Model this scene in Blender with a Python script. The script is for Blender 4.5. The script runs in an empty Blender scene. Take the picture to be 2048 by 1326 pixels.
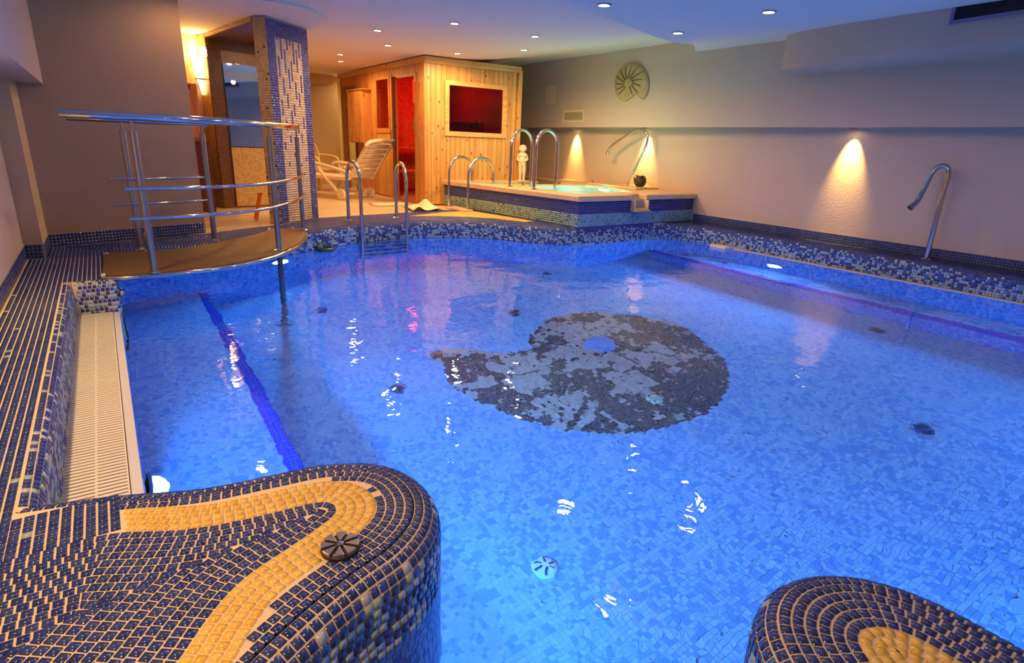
import bpy, bmesh, math, random
import numpy as np
from mathutils import Vector, Matrix, Euler
random.seed(7); rng = np.random.default_rng(11)
C = bpy.context.scene.collection
SC = bpy.context.scene
PI = math.pi
# ------------------------------------------------------------------ camera
W = -0.22          # water level
ZF = -1.55         # pool floor
ZB = -1.10         # bench level under water
def make_camera():
    pitch, roll, yaw = math.radians(17.95), math.radians(2.32), math.radians(35.0)
    cd = bpy.data.cameras.new('camera'); co = bpy.data.objects.new('camera', cd); C.objects.link(co)
    cd.sensor_fit = 'HORIZONTAL'; cd.sensor_width = 36.0; cd.lens = 36.0*1155.0/2048.0
    cd.clip_start = 0.02; cd.clip_end = 60
    f = Vector((math.sin(yaw)*math.cos(pitch), math.cos(yaw)*math.cos(pitch), -math.sin(pitch)))
    r0 = Vector((math.cos(yaw), -math.sin(yaw), 0)); u0 = r0.cross(f)
    # image-space roll: the level direction runs down to the right by 2.32 degrees
    r = r0*math.cos(roll) + u0*math.sin(roll); u = u0*math.cos(roll) - r0*math.sin(roll)
    co.matrix_world = Matrix(((r.x, u.x, -f.x, 0), (r.y, u.y, -f.y, 0), (r.z, u.z, -f.z, 0.97), (0, 0, 0, 1)))
    SC.camera = co
make_camera()
# ------------------------------------------------------------------ world, exposure
w = bpy.data.worlds.new('world'); SC.world = w; w.use_nodes = True
w.node_tree.nodes['Background'].inputs[0].default_value = (0.02, 0.02, 0.03, 1)
w.node_tree.nodes['Background'].inputs[1].default_value = 0.2
SC.view_settings.view_transform = 'Standard'; SC.view_settings.look = 'None'
SC.view_settings.gamma = 1.0; SC.view_settings.use_curve_mapping = False
SC.view_settings.exposure = 0.0
SC.cycles.max_bounces = 9; SC.cycles.diffuse_bounces = 4; SC.cycles.glossy_bounces = 4
SC.cycles.transmission_bounces = 6; SC.cycles.transparent_max_bounces = 8
SC.cycles.sample_clamp_indirect = 3.0; SC.cycles.sample_clamp_direct = 0
SC.cycles.caustics_reflective = False; SC.cycles.caustics_refractive = True
SC.cycles.blur_glossy = 0.5
WARM = (1.0, 0.60, 0.27); WARM2 = (1.0, 0.60, 0.17)
P_SPOT = 64.0; P_NEAR = 30.0; P_SOFFIT = 170.0; P_LEFT = 66.0; P_POOL = 80.0; P_SCONCE = 26.0; P_TUB = 60.0; P_SAUNA = 26.0
POOLC = (0.045, 0.32, 1.0)
# ------------------------------------------------------------------ helpers
def lin(c):
    o = []
    for v in c[:3]:
        v = v/255.0 if max(c[:3]) > 1.0 else v
        o.append(v/12.92 if v <= 0.04045 else ((v+0.055)/1.055)**2.4)
    return tuple(o)
MATS = {}
def mat(name, col, rough=0.5, metal=0.0, bump=None, noise=None, coat=0.0, emit=None, spec=0.5):
    """procedural principled material. noise=(scale, amount, colour2); bump=(scale, strength)"""
    if name in MATS: return MATS[name]
    m = bpy.data.materials.new(name); m.use_nodes = True; nt = m.node_tree
    b = nt.nodes['Principled BSDF']
    b.inputs['Base Color'].default_value = (*lin(col), 1)
    b.inputs['Roughness'].default_value = rough; b.inputs['Metallic'].default_value = metal
    b.inputs['Coat Weight'].default_value = coat; b.inputs['Specular IOR Level'].default_value = spec
    if emit:
        b.inputs['Emission Color'].default_value = (*emit[0], 1); b.inputs['Emission Strength'].default_value = emit[1]
    tc = nt.nodes.new('ShaderNodeTexCoord')
    if noise:
        n = nt.nodes.new('ShaderNodeTexNoise'); n.inputs['Scale'].default_value = noise[0]; n.inputs['Detail'].default_value = 5
        nt.links.new(tc.outputs['Object'], n.inputs['Vector'])
        mx = nt.nodes.new('ShaderNodeMix'); mx.data_type = 'RGBA'
        mr = nt.nodes.new('ShaderNodeMapRange'); mr.inputs[1].default_value = 0.35; mr.inputs[2].default_value = 0.65; mr.inputs[4].default_value = noise[1]
        nt.links.new(n.outputs['Fac'], mr.inputs[0]); nt.links.new(mr.outputs[0], mx.inputs[0])
        mx.inputs[6].default_value = (*lin(col), 1); mx.inputs[7].default_value = (*lin(noise[2]), 1)
        nt.links.new(mx.outputs[2], b.inputs['Base Color'])
    if bump:
        n = nt.nodes.new('ShaderNodeTexNoise'); n.inputs['Scale'].default_value = bump[0]; n.inputs['Detail'].default_value = 4
        nt.links.new(tc.outputs['Object'], n.inputs['Vector'])
        bp = nt.nodes.new('ShaderNodeBump'); bp.inputs['Strength'].default_value = bump[1]; bp.inputs['Distance'].default_value = 0.01
        nt.links.new(n.outputs['Fac'], bp.inputs['Height']); nt.links.new(bp.outputs[0], b.inputs['Normal'])
    MATS[name] = m; return m
def tile_mat(name, rough=0.18, coat=0.0, spec=0.5):
    """glazed mosaic: colour comes from the glaze of each tile (face attribute)"""
    if name in MATS: return MATS[name]
    m = mat(name, (120, 120, 120), rough, coat=coat, spec=spec); nt = m.node_tree; b = nt.nodes['Principled BSDF']
    a = nt.nodes.new('ShaderNodeAttribute'); a.attribute_type = 'GEOMETRY'; a.attribute_name = 'glaze'
    nt.links.new(a.outputs['Color'], b.inputs['Base Color'])
    n = nt.nodes.new('ShaderNodeTexNoise'); n.inputs['Scale'].default_value = 60
    g = nt.nodes.new('ShaderNodeNewGeometry'); nt.links.new(g.outputs['Position'], n.inputs['Vector'])
    bp = nt.nodes.new('ShaderNodeBump'); bp.inputs['Strength'].default_value = 0.25; bp.inputs['Distance'].default_value = 0.004
    nt.links.new(n.outputs['Fac'], bp.inputs['Height']); nt.links.new(bp.outputs[0], b.inputs['Normal'])
    return m
def grid_mosaic(name, c1, c2, grout, size=0.0262, frac=0.3, rough=0.25):
    """mosaic too small in view to pick tiles apart: world-space grid, joints sunk by bump"""
    if name in MATS: return MATS[name]
    m = mat(name, c1, rough); nt = m.node_tree; b = nt.nodes['Principled BSDF']
    g = nt.nodes.new('ShaderNodeTexCoord')
    sc = nt.nodes.new('ShaderNodeVectorMath'); sc.operation = 'SCALE'; sc.inputs[3].default_value = 1/size
    nt.links.new(g.outputs['UV'], sc.inputs[0])
    fl = nt.nodes.new('ShaderNodeVectorMath'); fl.operation = 'FLOOR'; nt.links.new(sc.outputs[0], fl.inputs[0])
    wn = nt.nodes.new('ShaderNodeTexWhiteNoise'); wn.noise_dimensions = '2D'; nt.links.new(fl.outputs[0], wn.inputs['Vector'])
    fr = nt.nodes.new('ShaderNodeVectorMath'); fr.operation = 'FRACTION'; nt.links.new(sc.outputs[0], fr.inputs[0])
    sp = nt.nodes.new('ShaderNodeSeparateXYZ'); nt.links.new(fr.outputs[0], sp.inputs[0])
    mn = nt.nodes.new('ShaderNodeMath'); mn.operation = 'MINIMUM'; nt.links.new(sp.outputs[0], mn.inputs[0]); nt.links.new(sp.outputs[1], mn.inputs[1])
    gt = nt.nodes.new('ShaderNodeMath'); gt.operation = 'GREATER_THAN'; gt.inputs[1].default_value = 0.14; nt.links.new(mn.outputs[0], gt.inputs[0])
    lt = nt.nodes.new('ShaderNodeMath'); lt.operation = 'LESS_THAN'; lt.inputs[1].default_value = frac; nt.links.new(wn.outputs[0], lt.inputs[0])
    m1 = nt.nodes.new('ShaderNodeMix'); m1.data_type = 'RGBA'; nt.links.new(lt.outputs[0], m1.inputs[0])
    m1.inputs[6].default_value = (*lin(c1), 1); m1.inputs[7].default_value = (*lin(c2), 1)
    m2 = nt.nodes.new('ShaderNodeMix'); m2.data_type = 'RGBA'; nt.links.new(gt.outputs[0], m2.inputs[0])
    m2.inputs[6].default_value = (*lin(grout), 1); nt.links.new(m1.outputs[2], m2.inputs[7])
    nt.links.new(m2.outputs[2], b.inputs['Base Color'])
    bp = nt.nodes.new('ShaderNodeBump'); bp.inputs['Strength'].default_value = 0.5; bp.inputs['Distance'].default_value = 0.002
    nt.links.new(gt.outputs[0], bp.inputs['Height']); nt.links.new(bp.outputs[0], b.inputs['Normal'])
    return m
def wood_mat(name, c1, c2, rough=0.45, axis=2):
    if name in MATS: return MATS[name]
    m = mat(name, c1, rough); nt = m.node_tree; b = nt.nodes['Principled BSDF']
    tc = nt.nodes.new('ShaderNodeTexCoord'); mp = nt.nodes.new('ShaderNodeMapping')
    s = [14, 14, 14]; s[axis] = 0.7; mp.inputs['Scale'].default_value = s
    oi = nt.nodes.new('ShaderNodeObjectInfo'); ad = nt.nodes.new('ShaderNodeVectorMath'); ad.operation = 'ADD'
    nt.links.new(tc.outputs['Object'], mp.inputs['Vector']); nt.links.new(mp.outputs[0], ad.inputs[0])
    ml = nt.nodes.new('ShaderNodeMath'); ml.operation = 'MULTIPLY'; ml.inputs[1].default_value = 40; nt.links.new(oi.outputs['Random'], ml.inputs[0])
    nt.links.new(ml.outputs[0], ad.inputs[1])
    n = nt.nodes.new('ShaderNodeTexNoise'); n.inputs['Scale'].default_value = 1.2; n.inputs['Detail'].default_value = 6; n.inputs['Distortion'].default_value = 1.0
    nt.links.new(ad.outputs[0], n.inputs['Vector'])
    cr = nt.nodes.new('ShaderNodeValToRGB'); cr.color_ramp.elements[0].position = 0.35; cr.color_ramp.elements[1].position = 0.62
    cr.color_ramp.elements[0].color = (*lin(c2), 1); cr.color_ramp.elements[1].color = (*lin(c1), 1)
    nt.links.new(n.outputs['Fac'], cr.inputs[0])
    # knots
    vm = nt.nodes.new('ShaderNodeMapping'); s2 = [11, 11, 11]; s2[axis] = 5.5; vm.inputs['Scale'].default_value = s2
    nt.links.new(tc.outputs['Object'], vm.inputs['Vector'])
    vo = nt.nodes.new('ShaderNodeTexVoronoi'); vo.inputs['Scale'].default_value = 1.0; nt.links.new(vm.outputs[0], vo.inputs['Vector'])
    kr = nt.nodes.new('ShaderNodeMapRange'); kr.inputs[1].default_value = 0.09; kr.inputs[2].default_value = 0.17; kr.inputs[3].default_value = 1; kr.inputs[4].default_value = 0
    nt.links.new(vo.outputs['Distance'], kr.inputs[0])
    mx = nt.nodes.new('ShaderNodeMix'); mx.data_type = 'RGBA'; nt.links.new(kr.outputs[0], mx.inputs[0]); nt.links.new(cr.outputs[0], mx.inputs[6])
    mx.inputs[7].default_value = (*lin((c2[0]*0.55, c2[1]*0.45, c2[2]*0.4)), 1)
    nt.links.new(mx.outputs[2], b.inputs['Base Color'])
    return m
def glass_mat(name, col=(1, 1, 1), ior=1.45, rough=0.0):
    if name in MATS: return MATS[name]
    m = bpy.data.materials.new(name); m.use_nodes = True; nt = m.node_tree; nt.nodes.clear()
    o = nt.nodes.new('ShaderNodeOutputMaterial'); mix = nt.nodes.new('ShaderNodeMixShader')
    lw = nt.nodes.new('ShaderNodeLayerWeight'); lw.inputs[0].default_value = 0.5
    pw = nt.nodes.new('ShaderNodeMath'); pw.operation = 'POWER'; pw.inputs[1].default_value = 5.0
    ma = nt.nodes.new('ShaderNodeMath'); ma.operation = 'MULTIPLY_ADD'; ma.inputs[1].default_value = 0.9; ma.inputs[2].default_value = 0.03
    nt.links.new(lw.outputs['Facing'], pw.inputs[0]); nt.links.new(pw.outputs[0], ma.inputs[0])
    t = nt.nodes.new('ShaderNodeBsdfTransparent'); t.inputs[0].default_value = (*col, 1)
    g = nt.nodes.new('ShaderNodeBsdfGlossy'); g.inputs['Roughness'].default_value = rough
    nt.links.new(ma.outputs[0], mix.inputs[0]); nt.links.new(t.outputs[0], mix.inputs[1]); nt.links.new(g.outputs[0], mix.inputs[2]); nt.links.new(mix.outputs[0], o.inputs[0])
    MATS[name] = m; return m
def link(name, me, m, parent=None, smooth=False):
    o = bpy.data.objects.new(name, me); C.objects.link(o)
    if m is not None: me.materials.append(m)
    if parent is not None: o.parent = parent
    if smooth:
        me.polygons.foreach_set('use_smooth', np.ones(len(me.polygons), bool))
    return o
def pyo(name, verts, faces, m, parent=None, smooth=False, off=None):
    me = bpy.data.meshes.new(name)
    if parent is not None and any(parent.location):
        L = parent.location; verts = [(v[0]-L[0], v[1]-L[1], v[2]-L[2]) for v in verts]
    me.from_pydata([tuple(map(float, v)) for v in verts], [], faces); me.update()
    return link(name, me, m, parent, smooth)
class MB:
    """collects shapes given in world coordinates, builds one mesh object"""
    def __init__(s): s.v = []; s.f = []
    def add(s, v, f):
        n = len(s.v); s.v += [tuple(map(float, q)) for q in v]; s.f += [tuple(i+n for i in q) for q in f]; return s
    def box(s, a, b, bev=0.0):
        x0, y0, z0 = a; x1, y1, z1 = b
        x0, x1 = min(x0, x1), max(x0, x1); y0, y1 = min(y0, y1), max(y0, y1); z0, z1 = min(z0, z1), max(z0, z1)
        c = [(x, y, z) for z in (z0, z1) for y in (y0, y1) for x in (x0, x1)]
        return s.add(c, [(0, 2, 3, 1), (4, 5, 7, 6), (0, 1, 5, 4), (2, 6, 7, 3), (0, 4, 6, 2), (1, 3, 7, 5)])
    def obox(s, c, ux, uy, uz):
        c, ux, uy, uz = map(lambda q: np.array(q, float), (c, ux, uy, uz))
        p = [c+a*ux+b*uy+d*uz for d in (-1, 1) for b in (-1, 1) for a in (-1, 1)]
        return s.add(p, [(0, 2, 3, 1), (4, 5, 7, 6), (0, 1, 5, 4), (2, 6, 7, 3), (0, 4, 6, 2), (1, 3, 7, 5)])
    def bar(s, a, b, w, h, up=(0, 0, 1)):
        a = np.array(a, float); b = np.array(b, float); d = (b-a); L = np.linalg.norm(d); d /= L
        up = np.array(up, float); x = np.cross(d, up)
        if np.linalg.norm(x) < 1e-5: x = np.cross(d, (0, 1, 0))
        x /= np.linalg.norm(x); z = np.cross(x, d)
        return s.obox((a+b)/2, x*w/2, d*L/2, z*h/2)
    def prism(s, poly, z0, z1, zt=None):
        n = len(poly); v = [(p[0], p[1], z0) for p in poly]+[(p[0], p[1], z1 if zt is None else zt(p[0])) for p in poly]
        a = sum(poly[i][0]*poly[(i+1) % n][1]-poly[(i+1) % n][0]*poly[i][1] for i in range(n))
        f = [tuple(range(n))[::-1] if a > 0 else tuple(range(n)), tuple(range(n, 2*n)) if a > 0 else tuple(range(n, 2*n))[::-1]]
        for i in range(n):
            j = (i+1) % n; q = (i, j, n+j, n+i); f.append(q if a > 0 else q[::-1])
        return s.add(v, f)
    def tube(s, pts, r, n=10, cap=True, closed=False):
        P = [np.array(p, float) for p in pts]; R = r if isinstance(r, (list, tuple)) else [r]*len(P); rings = []; prev = None
        for i, p in enumerate(P):
            a = P[i-1] if (i > 0 or closed) else p; b = P[(i+1) % len(P)] if (i < len(P)-1 or closed) else p
            d = b-a; d = d/(np.linalg.norm(d)+1e-12)
            if prev is None:
                x = np.cross(d, (0, 0, 1)) if abs(d[2]) < 0.95 else np.cross(d, (0, 1, 0))
            else: x = prev-d*np.dot(prev, d)
            x = x/np.linalg.norm(x); prev = x; y = np.cross(d, x)
            rings.append([p+R[i]*(math.cos(t)*x+math.sin(t)*y) for t in np.linspace(0, 2*PI, n, endpoint=False)])
        v = [q for rg in rings for q in rg]; f = []; m = len(P)
        for i in range(m if closed else m-1):
            k = (i+1) % m
            for j in range(n): f.append((i*n+j, i*n+(j+1) % n, k*n+(j+1) % n, k*n+j))
        if cap and not closed: f.append(tuple(range(n))[::-1]); f.append(tuple((m-1)*n+j for j in range(n)))
        return s.add(v, f)
    def lathe(s, c, prof, n=20, M=None):
        """profile [(r,z)], around z through c (or with matrix M for the local frame)"""
        v = []; f = []
        for r, z in prof:
            for t in np.linspace(0, 2*PI, n, endpoint=False):
                q = Vector((r*math.cos(t), r*math.sin(t), z))
                if M is not None: q = M @ q
                v.append((q[0]+c[0], q[1]+c[1], q[2]+c[2]))
        m = len(prof)
        for i in range(m-1):
            for j in range(n): f.append((i*n+j, i*n+(j+1) % n, (i+1)*n+(j+1) % n, (i+1)*n+j))
        if prof[0][0] > 1e-4: f.append(tuple(range(n))[::-1])
        if prof[-1][0] > 1e-4: f.append(tuple((m-1)*n+j for j in range(n)))
        return s.add(v, f)
    def build(s, name, m, parent=None, smooth=False, bevel=0.0):
        o = pyo(name, s.v, s.f, m, parent)
        if smooth:
            o.data.polygons.foreach_set('use_smooth', np.ones(len(o.data.polygons), bool))
            try: o.data.set_sharp_from_angle(angle=math.radians(40))
            except Exception: pass
        if bevel:
            b = o.modifiers.new('bevel', 'BEVEL'); b.width = bevel; b.segments = 2; b.limit_method = 'ANGLE'
        return o
def thing(name, label, cat, loc=(0, 0, 0), group=None):
    o = bpy.data.objects.new(name, None); C.objects.link(o); o.location = loc; o.empty_display_size = 0.1
    o['label'] = label; o['category'] = cat
    if group: o['group'] = group
    return o
def tag(o, label, cat, group=None, kind=None):
    o['label'] = label; o['category'] = cat
    if group: o['group'] = group
    if kind: o['kind'] = kind
    return o
def struct(o): o['kind'] = 'structure'; return o
def dup(root, loc, label):
    r = root.copy(); C.objects.link(r); r.location = loc; r['label'] = label
    for ch in list(root.children):
        c = ch.copy(); C.objects.link(c); c.parent = r
        for g in list(ch.children):
            d = g.copy(); C.objects.link(d); d.parent = c
    return r
def smooth_poly(P, it=2, closed=True, corners=()):
    P = [np.array(p, float) for p in P]
    for _ in range(it):
        Q = []
        n = len(P)
        for i in range(n if closed else n-1):
            a, b = P[i], P[(i+1) % n]; Q += [0.75*a+0.25*b, 0.25*a+0.75*b]
        if not closed: Q = [P[0]]+Q+[P[-1]]
        P = Q
    return np.array(P)
def cat_poly(P, n=8):
    """smooth open curve through the given points"""
    P = [np.array(p, float) for p in P]; Q = [2*P[0]-P[1]]+P+[2*P[-1]-P[-2]]; o = []
    for i in range(1, len(Q)-2):
        for t in np.linspace(0, 1, n, endpoint=False):
            a, b, c, d = Q[i-1], Q[i], Q[i+1], Q[i+2]
            o.append(0.5*((2*b)+(-a+c)*t+(2*a-5*b+4*c-d)*t*t+(-a+3*b-3*c+d)*t**3))
    return np.array(o+[P[-1]])
def resample(P, step):
    P = np.asarray(P, float); L = np.r_[0, np.cumsum(np.linalg.norm(np.diff(P, axis=0), axis=1))]
    n = max(1, int(round(L[-1]/step))); t = np.linspace(0, L[-1], n+1)
    return np.stack([np.interp(t, L, P[:, k]) for k in range(P.shape[1])], 1)
def inside(poly, X, Y):
    poly = np.asarray(poly, float); X = np.asarray(X); Y = np.asarray(Y); r = np.zeros(X.shape, bool); n = len(poly)
    for i in range(n):
        x0, y0 = poly[i]; x1, y1 = poly[(i+1) % n]
        if y0 == y1: continue
        c = ((y0 > Y) != (y1 > Y)) & (X < (x1-x0)*(Y-y0)/(y1-y0)+x0)
        r ^= c
    return r
def vnoise(X, Y, s, seed=0):
    g = np.random.default_rng(seed).random((256, 256)); x = X*s+100; y = Y*s+100
    xi = np.floor(x).astype(int); yi = np.floor(y).astype(int); fx = x-xi; fy = y-yi
    fx = fx*fx*(3-2*fx); fy = fy*fy*(3-2*fy); G = lambda a, b: g[a % 256, b % 256]
    return (G(xi, yi)*(1-fx)+G(xi+1, yi)*fx)*(1-fy)+(G(xi, yi+1)*(1-fx)+G(xi+1, yi+1)*fx)*fy
# ------------------------------------------------------------------ mosaic tiles
T = 0.026
NAVY = [(44, 62, 132), (38, 54, 120), (54, 70, 132), (48, 64, 120)]
BLUE = [(52, 84, 170), (44, 100, 176)]
LIGHT = [(110, 150, 196), (134, 168, 204)]
PALE = [(168, 184, 184), (160, 182, 168), (178, 188, 198)]
YEL = [(236, 192, 84), (230, 184, 74), (240, 200, 96)]
WATERT = [(150, 196, 232), (162, 204, 236), (140, 190, 230)]
WALLT = [(112, 158, 228), (104, 150, 222), (120, 166, 230)]
WALLM = [(58, 100, 196), (70, 112, 204)]
WATERM = [(104, 160, 220), (114, 168, 224)]
def pick(lst, n): return np.array([lin(c) for c in lst])[rng.integers(0, len(lst), n)]
def mixed(n, ws, sets):
    u = rng.random(n); out = np.zeros((n, 3)); a = 0
    for wgt, st in zip(ws, sets):
        k = (u >= a) & (u < a+wgt+1e-9); out[k] = pick(st, int(k.sum())); a += wgt
    return out
GAP = [0.12]
class Tiles:
    def __init__(s): s.q = []; s.n = []; s.c = []
    def add(s, quads, normals, cols, gap=None):
        gap = GAP[0] if gap is None else gap
        """quads (N,4,3) cell corners, normals (N,3)"""
        cen = quads.mean(1, keepdims=True); s.q.append(cen+(quads-cen)*(1-gap)); s.n.append(normals); s.c.append(cols)
    def arrays(s): return np.concatenate(s.q), np.concatenate(s.n), np.concatenate(s.c)
    def build(s, name, m, parent, h=0.0016, sides=True):
        q, n, c = s.arrays(); return tiles_mesh(name, q, n, c, m, parent, h, sides)
def tiles_mesh(name, q, n, c, m, parent, h=0.0016, sides=True):
    N = len(q); jit = rng.normal(0, 0.00025, (N, 1, 1)); top = q+n[:, None, :]*(h+jit)
    if sides:
        bot = q-n[:, None, :]*0.003; cen = top.mean(1, keepdims=True); top = cen+(top-cen)*0.96
        V = np.concatenate([top, bot], 1).reshape(-1, 3); b = (np.arange(N)*8)[:, None]
        F = np.concatenate([b+np.array([[0, 1, 2, 3]])]+[b+np.array([[i, i+4, (i+1) % 4+4, (i+1) % 4]]) for i in range(4)], 1).reshape(-1, 4)
        col = np.repeat(c, 5, axis=0)
    else:
        V = top.reshape(-1, 3); F = np.arange(N*4).reshape(-1, 4); col = c
    if parent is not None: V = V-np.array(parent.location)
    me = bpy.data.meshes.new(name); me.vertices.add(len(V)); me.vertices.foreach_set('co', V.astype('f').ravel())
    me.loops.add(F.size); me.loops.foreach_set('vertex_index', F.astype('i').ravel())
    me.polygons.add(len(F)); me.polygons.foreach_set('loop_start', (np.arange(len(F))*4).astype('i'))
    try: me.polygons.foreach_set('loop_total', np.full(len(F), 4, 'i'))
    except Exception: pass
    a = me.attributes.new('glaze', 'FLOAT_COLOR', 'FACE'); a.data.foreach_set('color', np.c_[col, np.ones(len(col))].astype('f').ravel())
    me.update(calc_edges=True); me.validate()
    return link(name, me, m, parent)
class Path:
    """open 2-D polyline with left-hand normals, evaluated by length; offsets d go along the normal"""
    def __init__(s, P, flip=1):
        s.P = resample(P, 0.01); d = np.gradient(s.P, axis=0); d /= np.linalg.norm(d, axis=1, keepdims=True)
        s.n = np.c_[-d[:, 1], d[:, 0]]*flip
        k = 5; ker = np.ones(k)/k
        for j in (0, 1):
            e = np.pad(s.n[:, j], k//2, mode='edge'); s.n[:, j] = np.convolve(e, ker, 'valid')
        s.n /= np.linalg.norm(s.n, axis=1, keepdims=True); s.i = np.arange(len(s.P))
    def at(s, u, d): return np.stack([np.interp(u, s.i, s.P[:, k]+s.n[:, k]*d) for k in (0, 1)], 1)
    def nat(s, u): return np.stack([np.interp(u, s.i, s.n[:, k]) for k in (0, 1)], 1)
    def cells(s, d, step=T, phase=0.0):
        Q = s.P+s.n*d; seg = np.linalg.norm(np.diff(Q, axis=0), axis=1)
        # where an inward offset folds back on itself, drop the folded pieces
        fwd = np.einsum('ij,ij->i', np.diff(Q, axis=0), np.diff(s.P, axis=0)) > 0
        L = np.r_[0, np.cumsum(np.where(fwd, seg, 0)+1e-7)]; k = int(L[-1]/step)
        t = (np.arange(k+1)+phase % 1)*step; t = t[t <= L[-1]]; return np.interp(t, L, s.i)
def strip(path, rows, tiles, colf, keep=None, phase=True):
    """rows: list of ((d0,z0),(d1,z1),tag); colf(tag, row, n, centres)->colours"""
    for r, ((d0, z0), (d1, z1), tg) in enumerate(rows):
        u = path.cells((d0+d1)/2, phase=(rng.random() if phase else 0)); 
        if len(u) < 2: continue
        a, b = u[:-1], u[1:]
        A, B, Cc, D = path.at(a, d0), path.at(b, d0), path.at(b, d1), path.at(a, d1)
        q = np.stack([np.c_[A, np.full(len(a), z0)], np.c_[B, np.full(len(a), z0)], np.c_[Cc, np.full(len(a), z1)], np.c_[D, np.full(len(a), z1)]], 1)
        nn = path.nat((a+b)/2); dd, dz = d1-d0, z1-z0; L = math.hypot(dd, dz)
        n3 = np.c_[nn*(-dz/L), np.full(len(a), dd/L)]
        if dd < 0: n3 = -n3
        # make face winding agree with the normal
        fn = np.cross(q[:, 1]-q[:, 0], q[:, 3]-q[:, 0]); sg = np.einsum('ij,ij->i', fn, n3) < 0
        q[sg] = q[sg][:, ::-1]
        cen = q.mean(1); k = np.ones(len(a), bool) if keep is None else keep(cen)
        if k.any(): tiles.add(q[k], n3[k], colf(tg, r, int(k.sum()), cen[k]))
def sweep(name, path, prof, m, parent=None, back=None, smooth=True):
    """grout bed: profile [(d,z)] swept along the path"""
    u = np.arange(0, len(path.P), 2.0); u = np.r_[u, len(path.P)-1]; V = []; F = []; k = len(prof)
    for (d, z) in prof: V.append(np.c_[path.at(u, d), np.full(len(u), z)])
    V = np.stack(V, 1).reshape(-1, 3)
    for i in range(len(u)-1):
        for j in range(k-1): F.append((i*k+j, (i+1)*k+j, (i+1)*k+j+1, i*k+j+1))
    o = pyo(name, V, F, m, parent); 
    if smooth: o.data.polygons.foreach_set('use_smooth', np.ones(len(o.data.polygons), bool))
    return o
def rect_tiles(tiles, o, u, v, nu, nv, colf, size=T, nrm=None):
    o = np.array(o, float); u = np.array(u, float); v = np.array(v, float); u /= np.linalg.norm(u); v /= np.linalg.norm(v)
    i, j = np.meshgrid(np.arange(nu), np.arange(nv), indexing='ij'); i = i.ravel(); j = j.ravel()
    c = lambda a, b: o+(a*size)[:, None]*u+(b*size)[:, None]*v
    q = np.stack([c(i, j), c(i+1, j), c(i+1, j+1), c(i, j+1)], 1); n = np.cross(u, v)
    if nrm is not None and np.dot(n, nrm) < 0: n = -n; q = q[:, ::-1]
    tiles.add(q, np.repeat(n[None], len(i), 0), colf(i, j))
M_tile = tile_mat('mosaic_glaze', 0.16)
M_tileu = tile_mat('mosaic_glaze_pool', 0.35, spec=0.3)
M_grout = mat('sand_grout', (226, 202, 160), 0.85)
M_grout2 = mat('grey_grout', (150, 150, 150), 0.85)
M_groutu = mat('pale_pool_grout', (176, 190, 214), 0.85)
M_wall = mat('rough_plaster', (204, 178, 152), 0.85, bump=(55, 0.35), noise=(3, 0.25, (192, 168, 144)))
M_wall3 = mat('warmed_plaster', (170, 136, 102), 0.85, bump=(55, 0.35), noise=(3, 0.25, (158, 126, 94)))  # plaster copy browned so the colour carries warm light on the back left wall
M_wall2 = mat('tan_plaster', (206, 172, 126), 0.85, bump=(60, 0.3))
M_ceil = mat('ceiling_paint', (236, 228, 214), 0.85, bump=(20, 0.05))
M_chrome = mat('polished_steel', (205, 205, 205), 0.12, metal=1.0)
M_steel = mat('brushed_steel', (170, 168, 165), 0.28, metal=1.0)
M_white = mat('white_plastic', (226, 220, 206), 0.4)
M_dark = mat('dark_rubber', (26, 30, 40), 0.5)
# ------------------------------------------------------------------ pool outline
TUB = [(4.83, 5.565), (7.07, 5.60)]
left_rim = [(-0.02, 4.62), (-0.02, 5.70), (0.10, 5.80), (0.40, 5.84), (0.75, 5.88), (1.22, 6.06), (1.68, 6.33), (2.05, 6.53), (2.45, 6.69), (2.9, 6.77), (3.35, 6.76), (3.78, 6.60), (4.12, 6.30), (4.40, 5.93), (4.60, 5.68), (4.83, 5.565)]
far_rim = smooth_poly(left_rim[1:], 2, False)
right_rim = smooth_poly([(6.12, 5.60), (6.32, 5.56), (6.50, 5.42), (6.62, 5.20), (6.68, 4.95), (6.70, 4.6), (6.70, 3.0), (6.69, 1.5), (6.68, -0.6)], 2, False)
plat_rim = cat_poly([(-0.60, 0.30), (-0.35, 0.50), (-0.12, 0.70), (0.10, 0.89), (0.25, 0.985), (0.37, 1.04), (0.50, 1.09), (0.61, 1.18), (0.672, 1.31), (0.670, 1.46), (0.60, 1.58), (0.46, 1.66), (0.30, 1.685), (0.12, 1.71), (-0.04, 1.775)])
plat_deck = cat_poly([(0.46, 1.66), (0.30, 1.685), (0.12, 1.71), (-0.04, 1.775), (-0.14, 1.81), (-0.30, 1.85)])
prom_rim = smooth_poly([(0.86, -0.6), (0.88, 0.1), (0.93, 0.36), (1.02, 0.50), (1.13, 0.565), (1.26, 0.575), (1.40, 0.51), (1.49, 0.38), (1.51, 0.22), (1.50, -0.6)], 2, False)
tub_front = np.array([(4.83, 5.565), (6.12, 5.60)])
gut = np.array([(-0.04, 1.775), (-0.04, 4.62), (-0.02, 4.64), (-0.02, 5.70)])
pool = np.concatenate([gut, far_rim[1:], tub_front[1:], right_rim[1:]*np.array([1, 1]), [(6.68, -0.62), (1.50, -0.62)], prom_rim[::-1][1:], [(-0.60, -0.62), (-0.60, 0.30)], plat_rim[1:-1]])
R = 0.062
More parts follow.
